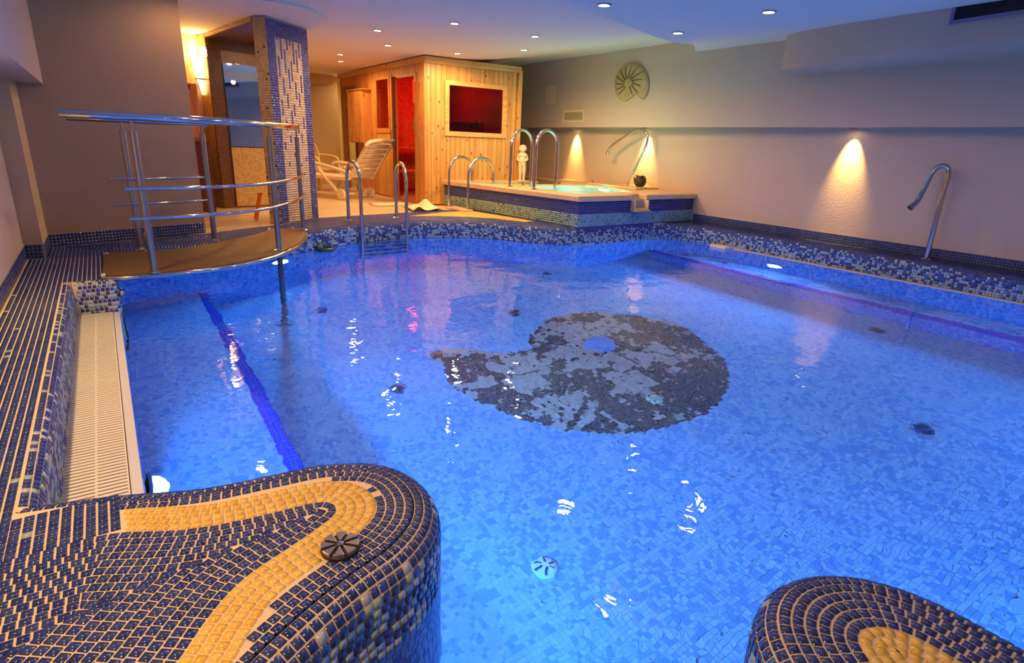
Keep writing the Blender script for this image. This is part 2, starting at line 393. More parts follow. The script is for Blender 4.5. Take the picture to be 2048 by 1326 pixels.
def round_rows(nflat, r=R, below=W, nr=4, z_end=None):
    """tile rows of a rounded rim: flat rows first, quarter round, then down to z_end"""
    rows = []
    for k in range(nflat, 0, -1): rows.append(((-r-k*T, 0.0), (-r-(k-1)*T, 0.0), 'flat'))
    ang = np.linspace(0, PI/2, nr+1)
    for k in range(nr): rows.append(((-r+r*math.sin(ang[k]), -r+r*math.cos(ang[k])), (-r+r*math.sin(ang[k+1]), -r+r*math.cos(ang[k+1])), 'round%d' % k))
    z = -r; k = 0; ze = W-0.01 if z_end is None else z_end
    while z-T > ze-T*0.6: rows.append(((0, z), (0, z-T), 'wall%d' % k)); z -= T; k += 1
    return rows, z
def prof_pts(flat, r=R, z_end=ZF, inset=0.0):
    g = 0.0022; p = [(-r-flat, -g)]+[(-r+(r-g)*math.sin(a), -r+(r-g)*math.cos(a)) for a in np.linspace(0, PI/2, 9)]+[(-g, z_end)]
    return p
def col_rim(tg, r, n, cen):
    if tg == 'flat': return pick(NAVY, n)
    if tg.startswith('round'):
        k = int(tg[5:]); 
        return pick(NAVY, n) if k < 2 else mixed(n, (0.80, 0.08, 0.12) if k == 2 else (0.62, 0.1, 0.28), (NAVY, BLUE, PALE))
    k = int(tg[4:])
    if tg.startswith('wallu') or k >= 100: return col_water(n)
    wd = max(0.12, 0.42-0.035*k)
    return mixed(n, (wd, 0.16, 0.20, 1-wd-0.36), (NAVY, BLUE, LIGHT, PALE))
def col_water(n, dark=0.3): return mixed(n, (dark, 1-dark), (WATERM, WATERT))
# deck slabs (grout bed, structural)
def slab(name, poly, z0, z1, m): return struct(MB().prism([tuple(p) for p in poly], z0, z1).build(name, m))
deck_parent = struct(bpy.data.objects.new('pool_deck', None)); C.objects.link(deck_parent)
def rim(name, path, nflat, keep=None, matg=M_grout2, z_end=None, colf=col_rim, zb=ZF, r=R, flatw=None):
    rows, z = round_rows(nflat, r)
    t = Tiles(); strip(path, rows, t, colf, keep)
    sweep('grout_bed', path, prof_pts(nflat*T if flatw is None else flatw, r, zb), matg, deck_parent)
    return t, z
# --- far rim
pf = Path(far_rim, -1)      # normals towards the pool
if np.dot(pf.n[len(pf.n)//2], np.array([2.5, 4.0])-pf.P[len(pf.P)//2]) < 0: pf.n *= -1
BACK = [(-0.44, 5.70), (-0.44, 6.12), (0.77, 6.50), (1.13, 6.72), (1.42, 6.86), (1.60, 6.93), (2.15, 7.38), (2.58, 7.47), (3.03, 7.55), (3.5, 7.62), (4.0, 7.8), (4.44, 7.9), (4.48, 7.6), (4.83, 5.56), (4.6, 5.5), (2.5, 6.0), (0.4, 5.6), (-0.02, 5.70), (-0.05, 5.66)]
YPOLY = [(3.30, 7.26), (3.92, 7.50), (4.50, 7.62), (4.62, 6.9), (4.70, 6.30), (4.52, 6.26), (4.33, 6.66), (4.06, 6.93), (3.66, 7.16)]
def keep_back(c): return inside(BACK, c[:, 0], c[:, 1]) | (c[:, 2] < -0.001)
def col_far(tg, r, n, cen):
    c = col_rim(tg, r, n, cen)
    if tg == 'flat':
        k = inside(YPOLY, cen[:, 0], cen[:, 1]); c[k] = pick(YEL, int(k.sum()))
    return c
tf, zfar = rim('far', pf, 44, keep_back, colf=col_far, flatw=0.02)
rect_tiles(tf, (-0.452, 5.62, 0), (1, 0, 0), (0, 1, 0), 19, 20, lambda i, j: pick(NAVY, len(i)), nrm=(0, 0, 1))
o = tf.build('mosaic_tiles', M_tile, deck_parent); o['kind'] = 'stuff'
BSL = [(-0.02, 5.72), (-0.06, 5.60), (-0.455, 5.60), (-0.455, 6.14), (0.77, 6.52), (1.13, 6.74), (1.42, 6.88), (1.60, 6.95), (2.15, 7.40), (2.58, 7.49), (3.03, 7.57), (3.5, 7.64), (4.0, 7.82), (4.44, 7.92), (4.48, 7.6), (4.82, 5.60)]
slab('floor_deck_back', BSL+[tuple(q) for q in (pf.P+pf.n*(-R-0.012))[::-8] if q[0] > 0.0 and q[0] < 4.78], -0.30, -0.0009, M_grout2)
# --- right rim
pr = Path(right_rim)
if np.dot(pr.n[len(pr.n)//2], np.array([3.0, 3.0])-pr.P[len(pr.P)//2]) < 0: pr.n *= -1
RDECK = [(6.0, 5.60), (7.07, 5.60), (7.07, -0.6), (6.60, -0.6), (6.60, 4.9), (6.4, 5.3)]
tr, _ = rim('right', pr, 26, lambda c: ((c[:, 0] < 7.065) & (c[:, 1] < 5.595)), flatw=0.30)
o = tr.build('mosaic_tiles', M_tile, deck_parent); o['kind'] = 'stuff'
slab('floor_deck_right', [(6.2, 5.60), (7.07, 5.60), (7.07, -0.6), (6.76, -0.6), (6.76, 4.9), (6.66, 5.25), (6.5, 5.5)], -0.30, -0.0012, M_grout2)
# --- near platform and left ledge
pp = Path(plat_rim)
if np.dot(pp.n[len(pp.n)//2], np.array([0.3, 1.35])-pp.P[len(pp.P)//2]) > 0: pp.n *= -1
tp = Tiles(); r_p = 0.072
NF = 5; rows_p, _ = round_rows(NF, r_p)
GAP[0] = 0.19
_pd = np.concatenate([plat_rim[:-9], plat_deck[plat_deck[:, 0] < 0.12]]); pp_full = Path(_pd)
if np.dot(pp_full.n[len(pp_full.n)//2], np.array([0.3, 1.35])-pp_full.P[len(pp_full.P)//2]) > 0: pp_full.n *= -1
# yellow band: its own outer edge, rows laid parallel to it on both sides
def dist_to(P, c):
    P = P[::4]; return np.sqrt(((c[:, None, :2]-P[None])**2).sum(-1)).min(1)
band_edge = [(-0.60, 1.675), (-0.30, 1.672), (-0.09, 1.662), (0.09, 1.578), (0.236, 1.548), (0.345, 1.538), (0.43, 1.515), (0.492, 1.447), (0.505, 1.36), (0.463, 1.278), (0.384, 1.227), (0.296, 1.184), (0.192, 1.134), (0.126, 1.068), (0.071, 0.993), (-0.06, 0.84), (-0.30, 0.62), (-0.60, 0.42)]
pbn = Path(cat_poly(band_edge))
if np.dot(pbn.n[len(pbn.n)//2], np.array([0.3, 1.35])-pbn.P[len(pbn.P)//2]) > 0: pbn.n *= -1
def k_plat(c): return ~((c[:, 0] < -0.09) & (c[:, 1] > 1.565)) & (c[:, 0] > -0.57)
def signed(path, c):
    P, N = path.P[::3], path.n[::3]; o = np.empty(len(c))
    for i0 in range(0, len(c), 2000):
        cc = c[i0:i0+2000, :2]; d2 = ((cc[:, None]-P[None])**2).sum(-1); j = d2.argmin(1); o[i0:i0+2000] = ((cc-P[j])*N[j]).sum(1)
    return o
strip(pp_full, rows_p, tp, col_rim, lambda c: ~((c[:, 0] < -0.045) & (c[:, 2] < -0.10)) & ((c[:, 2] < -1e-6) | ((signed(pbn, c) > 0.34*T) & k_plat(c))))
for k in range(0, 27):
    d1 = -k*T; d0 = d1-T; mid_ = (d0+d1)/2; tg = 'band' if 0 <= k < 4 else 'flat'
    def cf(tg_, r, n, cen): return pick(YEL, n) if tg_ == 'band' else pick(NAVY, n)
    def kf(c):
        ok = k_plat(c) & (dist_to(pbn.P, c) > abs(mid_)-0.42*T)
        return ok
    PLATIN = [tuple(q_) for q_ in pp_full.P[::5]]+[(-0.6, 1.85)]
    strip(pbn, [((d0, 0), (d1, 0), tg)], tp, cf, kf)
XW0 = -0.09
def ledge_rows(x1, y0, y1, n):
    def cf(i, j):
        c = pick(NAVY, len(i)); u = rng.random(len(i)); k = u < 0.015; c[k] = pick(PALE, int(k.sum())); return c
    rect_tiles(tp, (x1-n*T, y0, 0), (1, 0, 0), (0, 1, 0), n, int((y1-y0)/T), cf, nrm=(0, 0, 1))
GX = -0.272                                           # vertical face of the gutter's outer wall
ledge_rows(XW0, 1.567, 1.752, 9)                       # above the crease, up to the gutter end
ledge_rows(GX-0.049, 1.567, 4.667, 9)
pg = Path(np.array([(GX, 1.79), (GX, 4.64)]))
if pg.n[0][0] < 0: pg.n *= -1
def col_gut(tg, r, n, cen):
    if tg == 'flat': return mixed(n, (0.96, 0.04), (NAVY, PALE))
    if tg.startswith('round'): return mixed(n, (0.86, 0.14), (NAVY, PALE))
    return col_rim(tg, r, n, cen)
rows_g, _ = round_rows(0, 0.045, nr=3); strip(pg, rows_g, tp, col_gut)
# deck beyond the gutter, and the little wall that closes it
pe = Path(smooth_poly([(-0.27, 4.62), (-0.17, 4.62), (-0.07, 4.62), (-0.03, 4.63), (-0.02, 4.68), (-0.02, 4.80), (-0.02, 5.72)], 2, False))
if pe.n[2][1] > 0: pe.n *= -1
rows_e, _ = round_rows(0, 0.045, nr=3)
def col_end(tg, r, n, cen):
    if tg.startswith('round'): return mixed(n, (0.6, 0.2, 0.2), (NAVY, LIGHT, PALE))
    k = int(tg[4:]); return mixed(n, (0.26, 0.12, 0.17, 0.45), (NAVY, BLUE, LIGHT, PALE))
strip(pe, rows_e, tp, col_end)
rect_tiles(tp, (-0.555, 4.667, 0), (1, 0, 0), (0, 1, 0), 18, 37, lambda i, j: pick(NAVY, len(i)), nrm=(0, 0, 1))
# right promontory
pq = Path(prom_rim)
if np.dot(pq.n[len(pq.n)//2], np.array([1.2, 0.2])-pq.P[len(pq.P)//2]) > 0: pq.n *= -1
rows_q, _ = round_rows(5, r_p); strip(pq, rows_q, tp, col_rim)
for k in range(0, 6):
    d1 = -r_p-5*T-k*T; d0 = d1-T
    strip(pq, [((d0, 0), (d1, 0), 'b')], tp, lambda tg, r, n, c: pick(YEL, n), lambda c: dist_to(pq.P, c) > -(d0+d1)/2-0.35*T)
GAP[0] = 0.12
# grout beds
sweep('grout_bed', pp, prof_pts(0.02, r_p, ZF), M_grout, deck_parent)
sweep('grout_bed', pp_full, prof_pts(0.03, r_p, -0.20), M_grout, deck_parent)
sweep('grout_bed', pq, prof_pts(0.02, r_p, ZF), M_grout, deck_parent)
sweep('grout_bed', pg, prof_pts(0.02, 0.045, -0.34), M_grout, deck_parent)
sweep('grout_bed', pe, prof_pts(0.02, 0.045, -0.9), M_grout, deck_parent)
inner = [tuple(q) for q in (pp_full.P+pp_full.n*(-r_p-0.01))[::6]]
PLAT = [(-0.75, 0.30)]+inner+[(GX-0.05, 1.79), (GX-0.05, 4.66), (-0.06, 4.66), (-0.06, 5.75), (-0.75, 5.75)]
slab('floor_deck_left', PLAT, -0.30, -0.0012, M_grout)
inq = [tuple(q) for q in (pq.P+pq.n*(-r_p-0.01))[::6]]
slab('floor_deck_near', inq, -0.30, -0.0012, M_grout)
# the nearest 300 tiles are parts of their own
q, n, c = tp.arrays(); cen = q.mean(1)
cam = np.array([0, 0, 0.97]); dd = np.linalg.norm(cen-cam, axis=1)
camo = SC.camera.matrix_world.inverted(); Mi = np.array(camo)
pc = np.c_[cen, np.ones(len(cen))] @ Mi.T; zz = -pc[:, 2]; ff = 1155.0
px = 1024+ff*pc[:, 0]/np.maximum(zz, 1e-3); py = 663-ff*pc[:, 1]/np.maximum(zz, 1e-3)
vis = (zz > 0.1) & (px > -5) & (px < 2053) & (py > -5) & (py < 1331) & (n[:, 2] > -0.1)
facing = np.einsum('ij,ij->i', n, cam-cen) > 0.05
order = np.argsort(np.where(vis & facing, dd, 99)); near = order[:300]; rest = np.ones(len(cen), bool); rest[near] = False
for i in near:
    tiles_mesh('mosaic_tile', q[i:i+1], n[i:i+1], c[i:i+1], M_tile, deck_parent)
o = tiles_mesh('mosaic_tiles', q[rest], n[rest], c[rest], M_tile, deck_parent); o['kind'] = 'stuff'
# ------------------------------------------------------------------ pool basin (under water)
basin = struct(bpy.data.objects.new('pool_basin', None)); C.objects.link(basin)
basin['label'] = 'pale blue mosaic pool basin'
tb = Tiles()
def under(P, z0, z1, side, tiles=tb, colf=None, nosing=0):
    p = Path(P)
    if np.dot(p.n[len(p.n)//2], np.array(side)-p.P[len(p.P)//2]) < 0: p.n *= -1
    rows = []; z = z0; k = 0
    while z-T > z1-0.4*T: rows.append(((0, z), (0, z-T), 'n' if k < nosing else 'u')); z -= T; k += 1
    strip(p, rows, tiles, colf or (lambda tg, r, n, c: pick([(40, 60, 190), (36, 52, 180)], n) if tg == 'n' else mixed(n, (0.36, 0.64), (WALLM, WALLT))))
    sweep('grout_bed', p, [(-0.0005, z0), (-0.0005, z1-0.01)], M_groutu, basin)
mid = (3.0, 3.0)
zrim = rows_p[-1][1][1]
under(gut[:2], W-0.004, ZB, mid); under(gut[2:], zfar, ZF, mid)
under(far_rim, zfar, ZF, mid); under(tub_front, zfar, ZF, mid)
pw = right_rim.copy(); k = pw[:, 1] < 4.95; pw[k, 0] -= 0.04*np.clip((4.95-pw[k, 1])/0.4, 0, 1)
under(pw, W-0.004, ZB, mid)
under(plat_rim, zrim, ZF, (0.8, 1.8)) if False else None
pu = Path(plat_rim); pu.n = pp.n
for P_, N_ in ((plat_rim, pp.n), (prom_rim, pq.n)):
    p = Path(P_); p.n = N_; rows = []; z = zrim
    while z-T > ZF: rows.append(((0, z), (0, z-T), 'u')); z -= T
    strip(p, rows, tb, lambda tg, r, n, c: mixed(n, (0.3, 0.7), (WALLM, WALLT)))
# benches: left step along the gutter wall, right bench along the far wall
under([(0.64, 1.66), (0.64, 5.87)], ZB, ZF, (3, 3), nosing=3)
under([(6.19, -0.6), (6.19, 5.57)], ZB, ZF, (3, 3), nosing=3)
def grid(poly, z, x0, x1, y0, y1, colf):
    nx = int((x1-x0)/T); ny = int((y1-y0)/T); i, j = np.meshgrid(np.arange(nx), np.arange(ny), indexing='ij'); i = i.ravel(); j = j.ravel()
    X = x0+(i+0.5)*T; Y = y0+(j+0.5)*T; k = inside(poly, X, Y); i, j, X, Y = i[k], j[k], X[k], Y[k]; a = x0+i*T; b = y0+j*T; zz = np.full(len(a), z)
    q = np.stack([np.c_[a, b, zz], np.c_[a+T, b, zz], np.c_[a+T, b+T, zz], np.c_[a, b+T, zz]], 1)
    tb.add(q, np.repeat(np.array([[0, 0, 1.0]]), len(a), 0), colf(X, Y), gap=0.09)
AM = [(2.027, 4.087), (2.241, 4.071), (2.416, 3.909), (2.584, 3.781), (2.827, 3.698), (2.86, 3.85), (3.019, 3.977), (3.262, 4.158), (3.557, 4.221), (3.845, 4.138), (4.123, 3.926), (4.32, 3.708), (4.375, 3.427), (4.246, 3.068), (4.128, 2.789), (3.921, 2.544), (3.62, 2.332), (3.37, 2.249), (3.089, 2.236), (2.803, 2.289), (2.557, 2.414), (2.356, 2.585), (2.198, 2.765), (2.084, 2.959), (1.994, 3.21), (1.921, 3.448), (1.943, 3.711), (2.05, 3.78), (1.99, 3.93)]
AMS = smooth_poly(AM, 1); AC = np.array([3.386, 3.482])
def col_floor(X, Y):
    cl = vnoise(X, Y, 7, 3); c = np.zeros((len(X), 3)); dk = rng.random(len(X)) < (0.12+0.42*cl)
    c[~dk] = pick(WATERT, int((~dk).sum())); c[dk] = pick(WATERM, int(dk.sum()))
    a = inside(AMS, X, Y)
    if a.any():
        x, y = X[a]-AC[0], Y[a]-AC[1]; r = np.hypot(x, y); th = np.arctan2(y, x)
        n1 = vnoise(X[a], Y[a], 3.2, 5); n2 = vnoise(X[a], Y[a], 9, 6); n3 = vnoise(X[a], Y[a], 18, 8)
        # ribs of the shell, curved veins running out from the centre
        rib = np.abs(((th*9/(2*PI)+0.35*r+0.25*n1) % 1)-0.5) > 0.455+0.03*n3
        s = 0.5*n1+0.3*n2+0.2*n3
        # browner towards the mouth and the lower right
        dark = s > 0.56-0.10*np.clip(-y/1.2, 0, 1)-0.04*np.clip(x, 0, 1)
        edge = (inside(smooth_poly([((p[0]-AC[0])*0.93+AC[0], (p[1]-AC[1])*0.93+AC[1]) for p in AM], 1), X[a], Y[a]) == False) & (n2 > 0.45)
        low = (np.hypot((x+0.15)/1.05, (y+1.1)/0.32) < 1) | (np.hypot((x-0.75)/0.30, (y+0.35)/0.34) < 1)
        dk = dark | rib | edge | (low & (n3 > 0.25))
        dk ^= rng.random(len(x)) < 0.05
        cc = np.where(dk[:, None], pick([(74, 62, 66), (92, 78, 80), (60, 52, 60), (100, 86, 84)], len(x)), pick([(196, 178, 160), (206, 190, 172), (184, 164, 150), (200, 186, 178)], len(x)))
        c[a] = cc
    return c
grid(pool, ZF, -0.6, 6.7, -0.6, 6.9, col_floor)
def col_bench(X, Y):
    c = col_water(len(X), 0.25); k = ((X > 0.55) & (X < 1)) | ((X > 6) & (X < 6.27)); c[k] = pick([(44, 62, 190), (36, 52, 178)], int(k.sum())); return c
grid([(-0.04, 1.70), (0.64, 1.56), (0.64, 5.9), (0.3, 5.84), (-0.02, 5.72), (-0.02, 4.64), (-0.04, 4.6)], ZB, -0.036, 0.64, 1.5, 5.9, col_bench)
grid([(6.19, -0.6), (6.665, -0.6), (6.665, 4.9), (6.6, 5.2), (6.45, 5.45), (6.19, 5.585)], ZB, 6.19, 6.7, -0.6, 5.6, col_bench)
o = tb.build('mosaic_tiles', M_tileu, basin, h=0.0012, sides=False); o['kind'] = 'stuff'
MB().prism([(-0.9, -0.9), (7.3, -0.9), (7.3, 7.2), (-0.9, 7.2)], ZF-0.1, ZF-0.0005).build('grout_bed', M_groutu, basin)
MB().box((-0.3, 1.4, ZF), (0.6395, 6.3, ZB-0.0006)).build('bench_step', M_groutu, basin)
MB().box((6.1905, -0.7, ZF), (6.9, 5.8, ZB-0.0006)).build('bench_step', M_groutu, basin)
MB().prism([(-0.62, -0.64), (1.5, -0.64), (6.7, -0.64), (6.7, -0.62), (-0.62, -0.62)], ZF, 0.0).build('end_wall', M_groutu, basin)
MB().box((-0.64, -0.62, ZF), (-0.60, 0.3, 0)).build('end_wall', M_groutu, basin)
# water
def water_mat(name, scale, strength):
    m = bpy.data.materials.new(name); m.use_nodes = True; nt = m.node_tree; nt.nodes.clear()
    o = nt.nodes.new('ShaderNodeOutputMaterial'); g = nt.nodes.new('ShaderNodeBsdfGlass'); g.inputs['IOR'].default_value = 1.333; g.inputs['Roughness'].default_value = 0.0
    g.inputs['Color'].default_value = (0.97, 0.99, 1, 1)
    tc = nt.nodes.new('ShaderNodeNewGeometry')
    n1 = nt.nodes.new('ShaderNodeTexNoise'); n1.inputs['Scale'].default_value = scale; n1.inputs['Detail'].default_value = 1.5; n1.inputs['Distortion'].default_value = 0.6
    n2 = nt.nodes.new('ShaderNodeTexNoise'); n2.inputs['Scale'].default_value = scale*0.35; n2.inputs['Detail'].default_value = 0
    nt.links.new(tc.outputs['Position'], n1.inputs['Vector']); nt.links.new(tc.outputs['Position'], n2.inputs['Vector'])
    ad = nt.nodes.new('ShaderNodeMath'); ad.operation = 'MULTIPLY_ADD'; ad.inputs[1].default_value = 2.5
    nt.links.new(n2.outputs['Fac'], ad.inputs[0]); nt.links.new(n1.outputs['Fac'], ad.inputs[2])
    b = nt.nodes.new('ShaderNodeBump'); b.inputs['Strength'].default_value = 1.0; b.inputs['Distance'].default_value = strength
    nt.links.new(ad.outputs[0], b.inputs['Height']); nt.links.new(b.outputs[0], g.inputs['Normal']); nt.links.new(g.outputs[0], o.inputs[0])
    return m
M_water = water_mat('pool_water', 9.0, 0.0024)
wp = [tuple(p) for p in pool]
wo = pyo('pool_water', [(p[0], p[1], W) for p in wp], [tuple(range(len(wp)))], M_water)
if wo.data.polygons[0].normal.z < 0: wo.data.flip_normals()
wo['kind'] = 'stuff'; tag(wo, 'clear rippled pool water glowing blue over the mosaic floor', 'water')
# ------------------------------------------------------------------ lights
def area(name, loc, size, power, col, direction, spread=PI):
    l = bpy.data.lights.new(name, 'AREA'); l.shape = 'DISK'; l.size = size; l.energy = power; l.color = col; l.spread = spread
    o = bpy.data.objects.new(name, l); C.objects.link(o); o.location = loc
    o.rotation_euler = Vector(direction).to_track_quat('-Z', 'Y').to_euler(); return o
def spot(name, loc, power, col, direction=(0, 0, -1), ang=178, blend=0.55, rad=0.04):
    l = bpy.data.lights.new(name, 'SPOT'); l.energy = power; l.color = col; l.spot_size = math.radians(ang); l.spot_blend = blend; l.shadow_soft_size = rad
    o = bpy.data.objects.new(name, l); C.objects.link(o); o.location = loc
    o.rotation_euler = Vector(direction).to_track_quat('-Z', 'Y').to_euler(); return o
def CEIL(x):
    t = min(1.0, max(0.0, (x-4.6)/(6.82-4.6))); return 2.165+0.235*(t*t*(3-2*t))
M_lens = mat('warm_lamp_lens', (255, 240, 210), 0.4, emit=((1.0, 0.78, 0.50), 45.0))
M_lensb = mat('cool_lamp_lens', (200, 240, 255), 0.4, emit=((0.30, 0.75, 1.0), 9.0))
def downlight(x, y, z, label, group, r=0.042, power=P_SPOT, col=WARM):
    t = thing('ceiling_light', label, 'light', (x, y, z), group)
    MB().lathe((x, y, z), [(r*1.3, 0.002), (r*1.32, -0.004), (r*1.22, -0.009), (r*1.0, -0.008), (r*0.96, 0.0)], 24).build('trim_ring', M_steel, t, True)
    MB().lathe((x, y, z), [(r*0.95, -0.006), (r*0.5, -0.008), (0.0005, -0.009)], 24).build('lens', M_lens, t, True)
    spot('lamp_light', (x, y, z-0.03), power, col); return t
SPOTS = [(2.857, 7.034, 'ceiling downlight nearest the mosaic column, above the ladder'), (3.297, 5.997, 'ceiling downlight closest to the pool in the warm back area'),
         (4.335, 5.969, 'ceiling downlight above the hot tub front corner'), (3.386, 7.988, 'ceiling downlight in front of the sauna door'),
         (4.86, 6.927, 'ceiling downlight above the sauna window corner'), (4.377, 7.869, 'ceiling downlight directly over the sauna roof edge'),
         (3.214, 9.407, 'upper of the two small far downlights left of the sauna'), (3.498, 10.231, 'lower of the two small far downlights left of the sauna')]
for x, y, l in SPOTS: downlight(x, y, CEIL(x)-0.001, l, 'recessed ceiling downlights', power=P_SPOT*(2.4 if abs(x-4.86) < 0.01 else 0.9))
for x, y, l in ((3.356, 3.741, 'ceiling downlight in the lowered ceiling at the top edge of the picture'), (4.593, 4.073, 'ceiling downlight near the corner where the lowered ceiling ends'), (4.401, 3.022, 'ceiling downlight in the lowered ceiling left of the curved bulkhead')):
    downlight(x, y, CEIL(x)-0.151, l, 'recessed ceiling downlights', power=P_NEAR*0.75)
# unseen downlights above the frame, one of them to light the column side
for i, (x, y) in enumerate(((2.9, 2.6), (4.3, 1.2), (1.6, 3.6), (0.95, 6.10), (2.4, 0.5))):
    spot('lamp_light', (x, y, CEIL(x)-(0.19 if x > 3.0 else 0.04)), P_NEAR*(0.6 if y > 6 else (0.5 if x > 4 else (0.45 if x < 2 else 0.9))), WARM)
# ------------------------------------------------------------------ room shell
X, XU, ZS = 7.07, 6.82, 1.29
def struct_mb(name, mb, m, bevel=0): return struct(mb.build(name, m, None, False, bevel))
struct_mb('wall_right', MB().box((X, -1.2, -0.3), (7.4, 12.8, 1.4)), M_wall)
struct_mb('wall_right_soffit', MB().box((XU, -1.2, ZS), (7.4, 12.8, 2.6)), M_wall)
ce = MB(); xs_ = [-1.0, 4.6]+list(np.linspace(4.6, 6.82, 19)[1:])+[7.4]; y0, y1 = -1.4, 14.2; V = []; F = []
for x in xs_: V += [(x, y0, CEIL(x)), (x, y1, CEIL(x)), (x, y0, 2.8), (x, y1, 2.8)]
for i in range(len(xs_)-1):
    k = 4*i; F += [(k, k+1, k+5, k+4), (k+2, k+6, k+7, k+3)]
ce.add(V, F)
struct(ce.build('ceiling', M_ceil, None, True))
# lowered ceiling over the pool, its free edge facing the back of the room
ed = [(3.02, 3.867), (3.441, 3.998), (4.062, 4.195), (4.725, 4.411), (5.3, 4.66), (5.9, 5.0), (6.4, 5.38), (6.82, 5.70)]
xs_ = np.unique(np.r_[[e_[0] for e_ in ed], np.linspace(4.6, 6.82, 13)]); ye = np.interp(xs_, [e_[0] for e_ in ed], [e_[1] for e_ in ed]); V = []; F = []
for x, y in zip(xs_, ye): V += [(x, -1.2, CEIL(x)-0.15), (x, y, CEIL(x)-0.15), (x, y, CEIL(x)+0.01)]
for i in range(len(xs_)-1): k = 3*i; F += [(k, k+1, k+4, k+3), (k+1, k+2, k+5, k+4)]
V += [(3.02, -1.2, CEIL(3.02)+0.01)]; F.append((0, len(V)-1, 2, 1))
struct(MB().add(V, F).build('ceiling_lowered', M_ceil, None, True))
lens_edge = smooth_poly([(0.77, 6.56), (1.0, 6.32), (1.40, 6.22), (1.68, 6.22), (1.95, 6.40), (2.18, 6.70), (2.25, 7.0), (2.25, 7.5), (2.1, 8.7), (0.77, 8.98)], 1, False)
pb = MB(); n_ = len(lens_edge)
pb.add([(p[0], p[1], CEIL(p[0])-0.035) for p in lens_edge]+[(p[0], p[1], CEIL(p[0])+0.02) for p in lens_edge], [tuple(range(n_)), tuple(range(n_, 2*n_))[::-1]]+[(i, n_+i, n_+(i+1) % n_, (i+1) % n_) for i in range(n_)])
struct_mb('ceiling_curved_edge', pb, M_ceil)
# right bulkhead with its rounded end
bk = smooth_poly([(6.84, 4.26), (6.60, 4.24), (6.42, 4.14), (6.30, 3.95), (6.20, 3.72), (6.02, 3.23), (5.90, 2.6), (5.80, 1.8), (5.6, -1.2)], 1, False)
struct_mb('wall_right_bulkhead', MB().prism([tuple(p) for p in bk]+[(6.84, -1.2)], 1.865, 2.4), M_wall)
# left side
struct_mb('wall_left', MB().box((-0.95, -1.2, -0.3), (-0.57, 5.64, 2.4)), M_wall)
struct_mb('wall_left_pier', MB().box((-0.95, 5.64, -0.3), (-0.455, 6.4, 2.4)), M_wall2)
struct_mb('wall_left_bulkhead', MB().box((-0.95, -1.2, 1.28), (-0.29, 6.28, 2.3)), M_wall)
d = np.array([1.253, 0.403]); d /= np.linalg.norm(d); nb = np.array([-d[1], d[0]]); p0 = np.array([-0.48, 6.15])-d*0.3; p1 = np.array([0.773, 6.553])
struct_mb('wall_back_left', MB().prism([tuple(p0), tuple(p1), tuple(p1+nb*0.16), tuple(p0+nb*0.16)], -0.3, 2.4), M_wall3)
struct_mb('wall_near', MB().box((-1.2, -1.4, -1.6), (7.4, -1.2, 2.6)), M_wall)
struct_mb('wall_passage', MB().box((0.45, 6.66, 0), (0.60, 9.1, 2.3)), M_wall2)
struct_mb('wall_sconce', MB().box((0.45, 9.0, -0.05), (1.215, 9.15, 2.4)).box((1.20, 9.02, -0.05), (1.26, 9.3, 2.4)), M_wall2)
struct_mb('wall_niche', MB().box((1.28, 9.25, -0.05), (2.35, 9.4, 2.4)), M_wall2)
bd = np.array([math.cos(math.radians(39)), math.sin(math.radians(39))]); bn = np.array([-bd[1], bd[0]])
struct_mb('wall_back', MB().box((2.2, 12.85, -0.05), (4.3, 13.0, 2.4)), M_wall2)
struct_mb('wall_passage_back', MB().box((2.25, 9.26, -0.05), (2.35, 12.9, 2.4)), M_wall2)
struct_mb('trim_lintel', MB().box((2.35, 12.62, 1.985), (4.14, 12.85, 2.4)), M_wall2)
M_floor = mat('beige_floor_tile', (226, 202, 164), 0.22, noise=(1.3, 0.5, (204, 174, 132)), bump=(4, 0.02))
FL = [(0.60, 6.50), (0.77, 6.50), (1.13, 6.72), (1.42, 6.86), (1.60, 6.93), (2.15, 7.38), (2.58, 7.47), (3.03, 7.55), (3.5, 7.62), (4.0, 7.8), (4.44, 7.9), (4.3, 8.6), (4.3, 13.0), (0.3, 13.0), (0.3, 6.5)]
struct_mb('floor', MB().prism(FL, -0.1, 0.001), M_floor)
struct_mb('floor_slab', MB().prism([(4.2, 8.3), (7.3, 8.3), (7.3, 14.0), (0.2, 14.0), (0.2, 13.0), (4.2, 13.0)], -0.1, -0.001), M_floor)
# large floor tiles near the column, each one a piece with recessed joints
for i in range(-2, 10):
    for j in range(0, 9):
        c0 = np.array([1.0, 6.9])+bd*0.42*i+bn*0.42*j; c1 = c0+bd*0.412; c2 = c1+bn*0.412; c3 = c0+bn*0.412
        cc = (c0+c2)/2
        if all(inside(FL, np.array([p[0]]), np.array([p[1]]))[0] for p in (c0, c1, c2, c3)) and cc[0] < 4.0 and cc[1] < 10.6 and not (cc[0] < 2.3 and cc[1] > 8.3):
            pyo('floor_tile', [(p[0], p[1], 0.001) for p in (c0, c1, c2, c3)]+[(p[0]+(cc[0]-p[0])*0.01, p[1]+(cc[1]-p[1])*0.01, 0.004) for p in (c0, c1, c2, c3)], [(4, 5, 6, 7), (0, 1, 5, 4), (1, 2, 6, 5), (2, 3, 7, 6), (3, 0, 4, 7)], M_floor, bpy.data.objects['floor'])
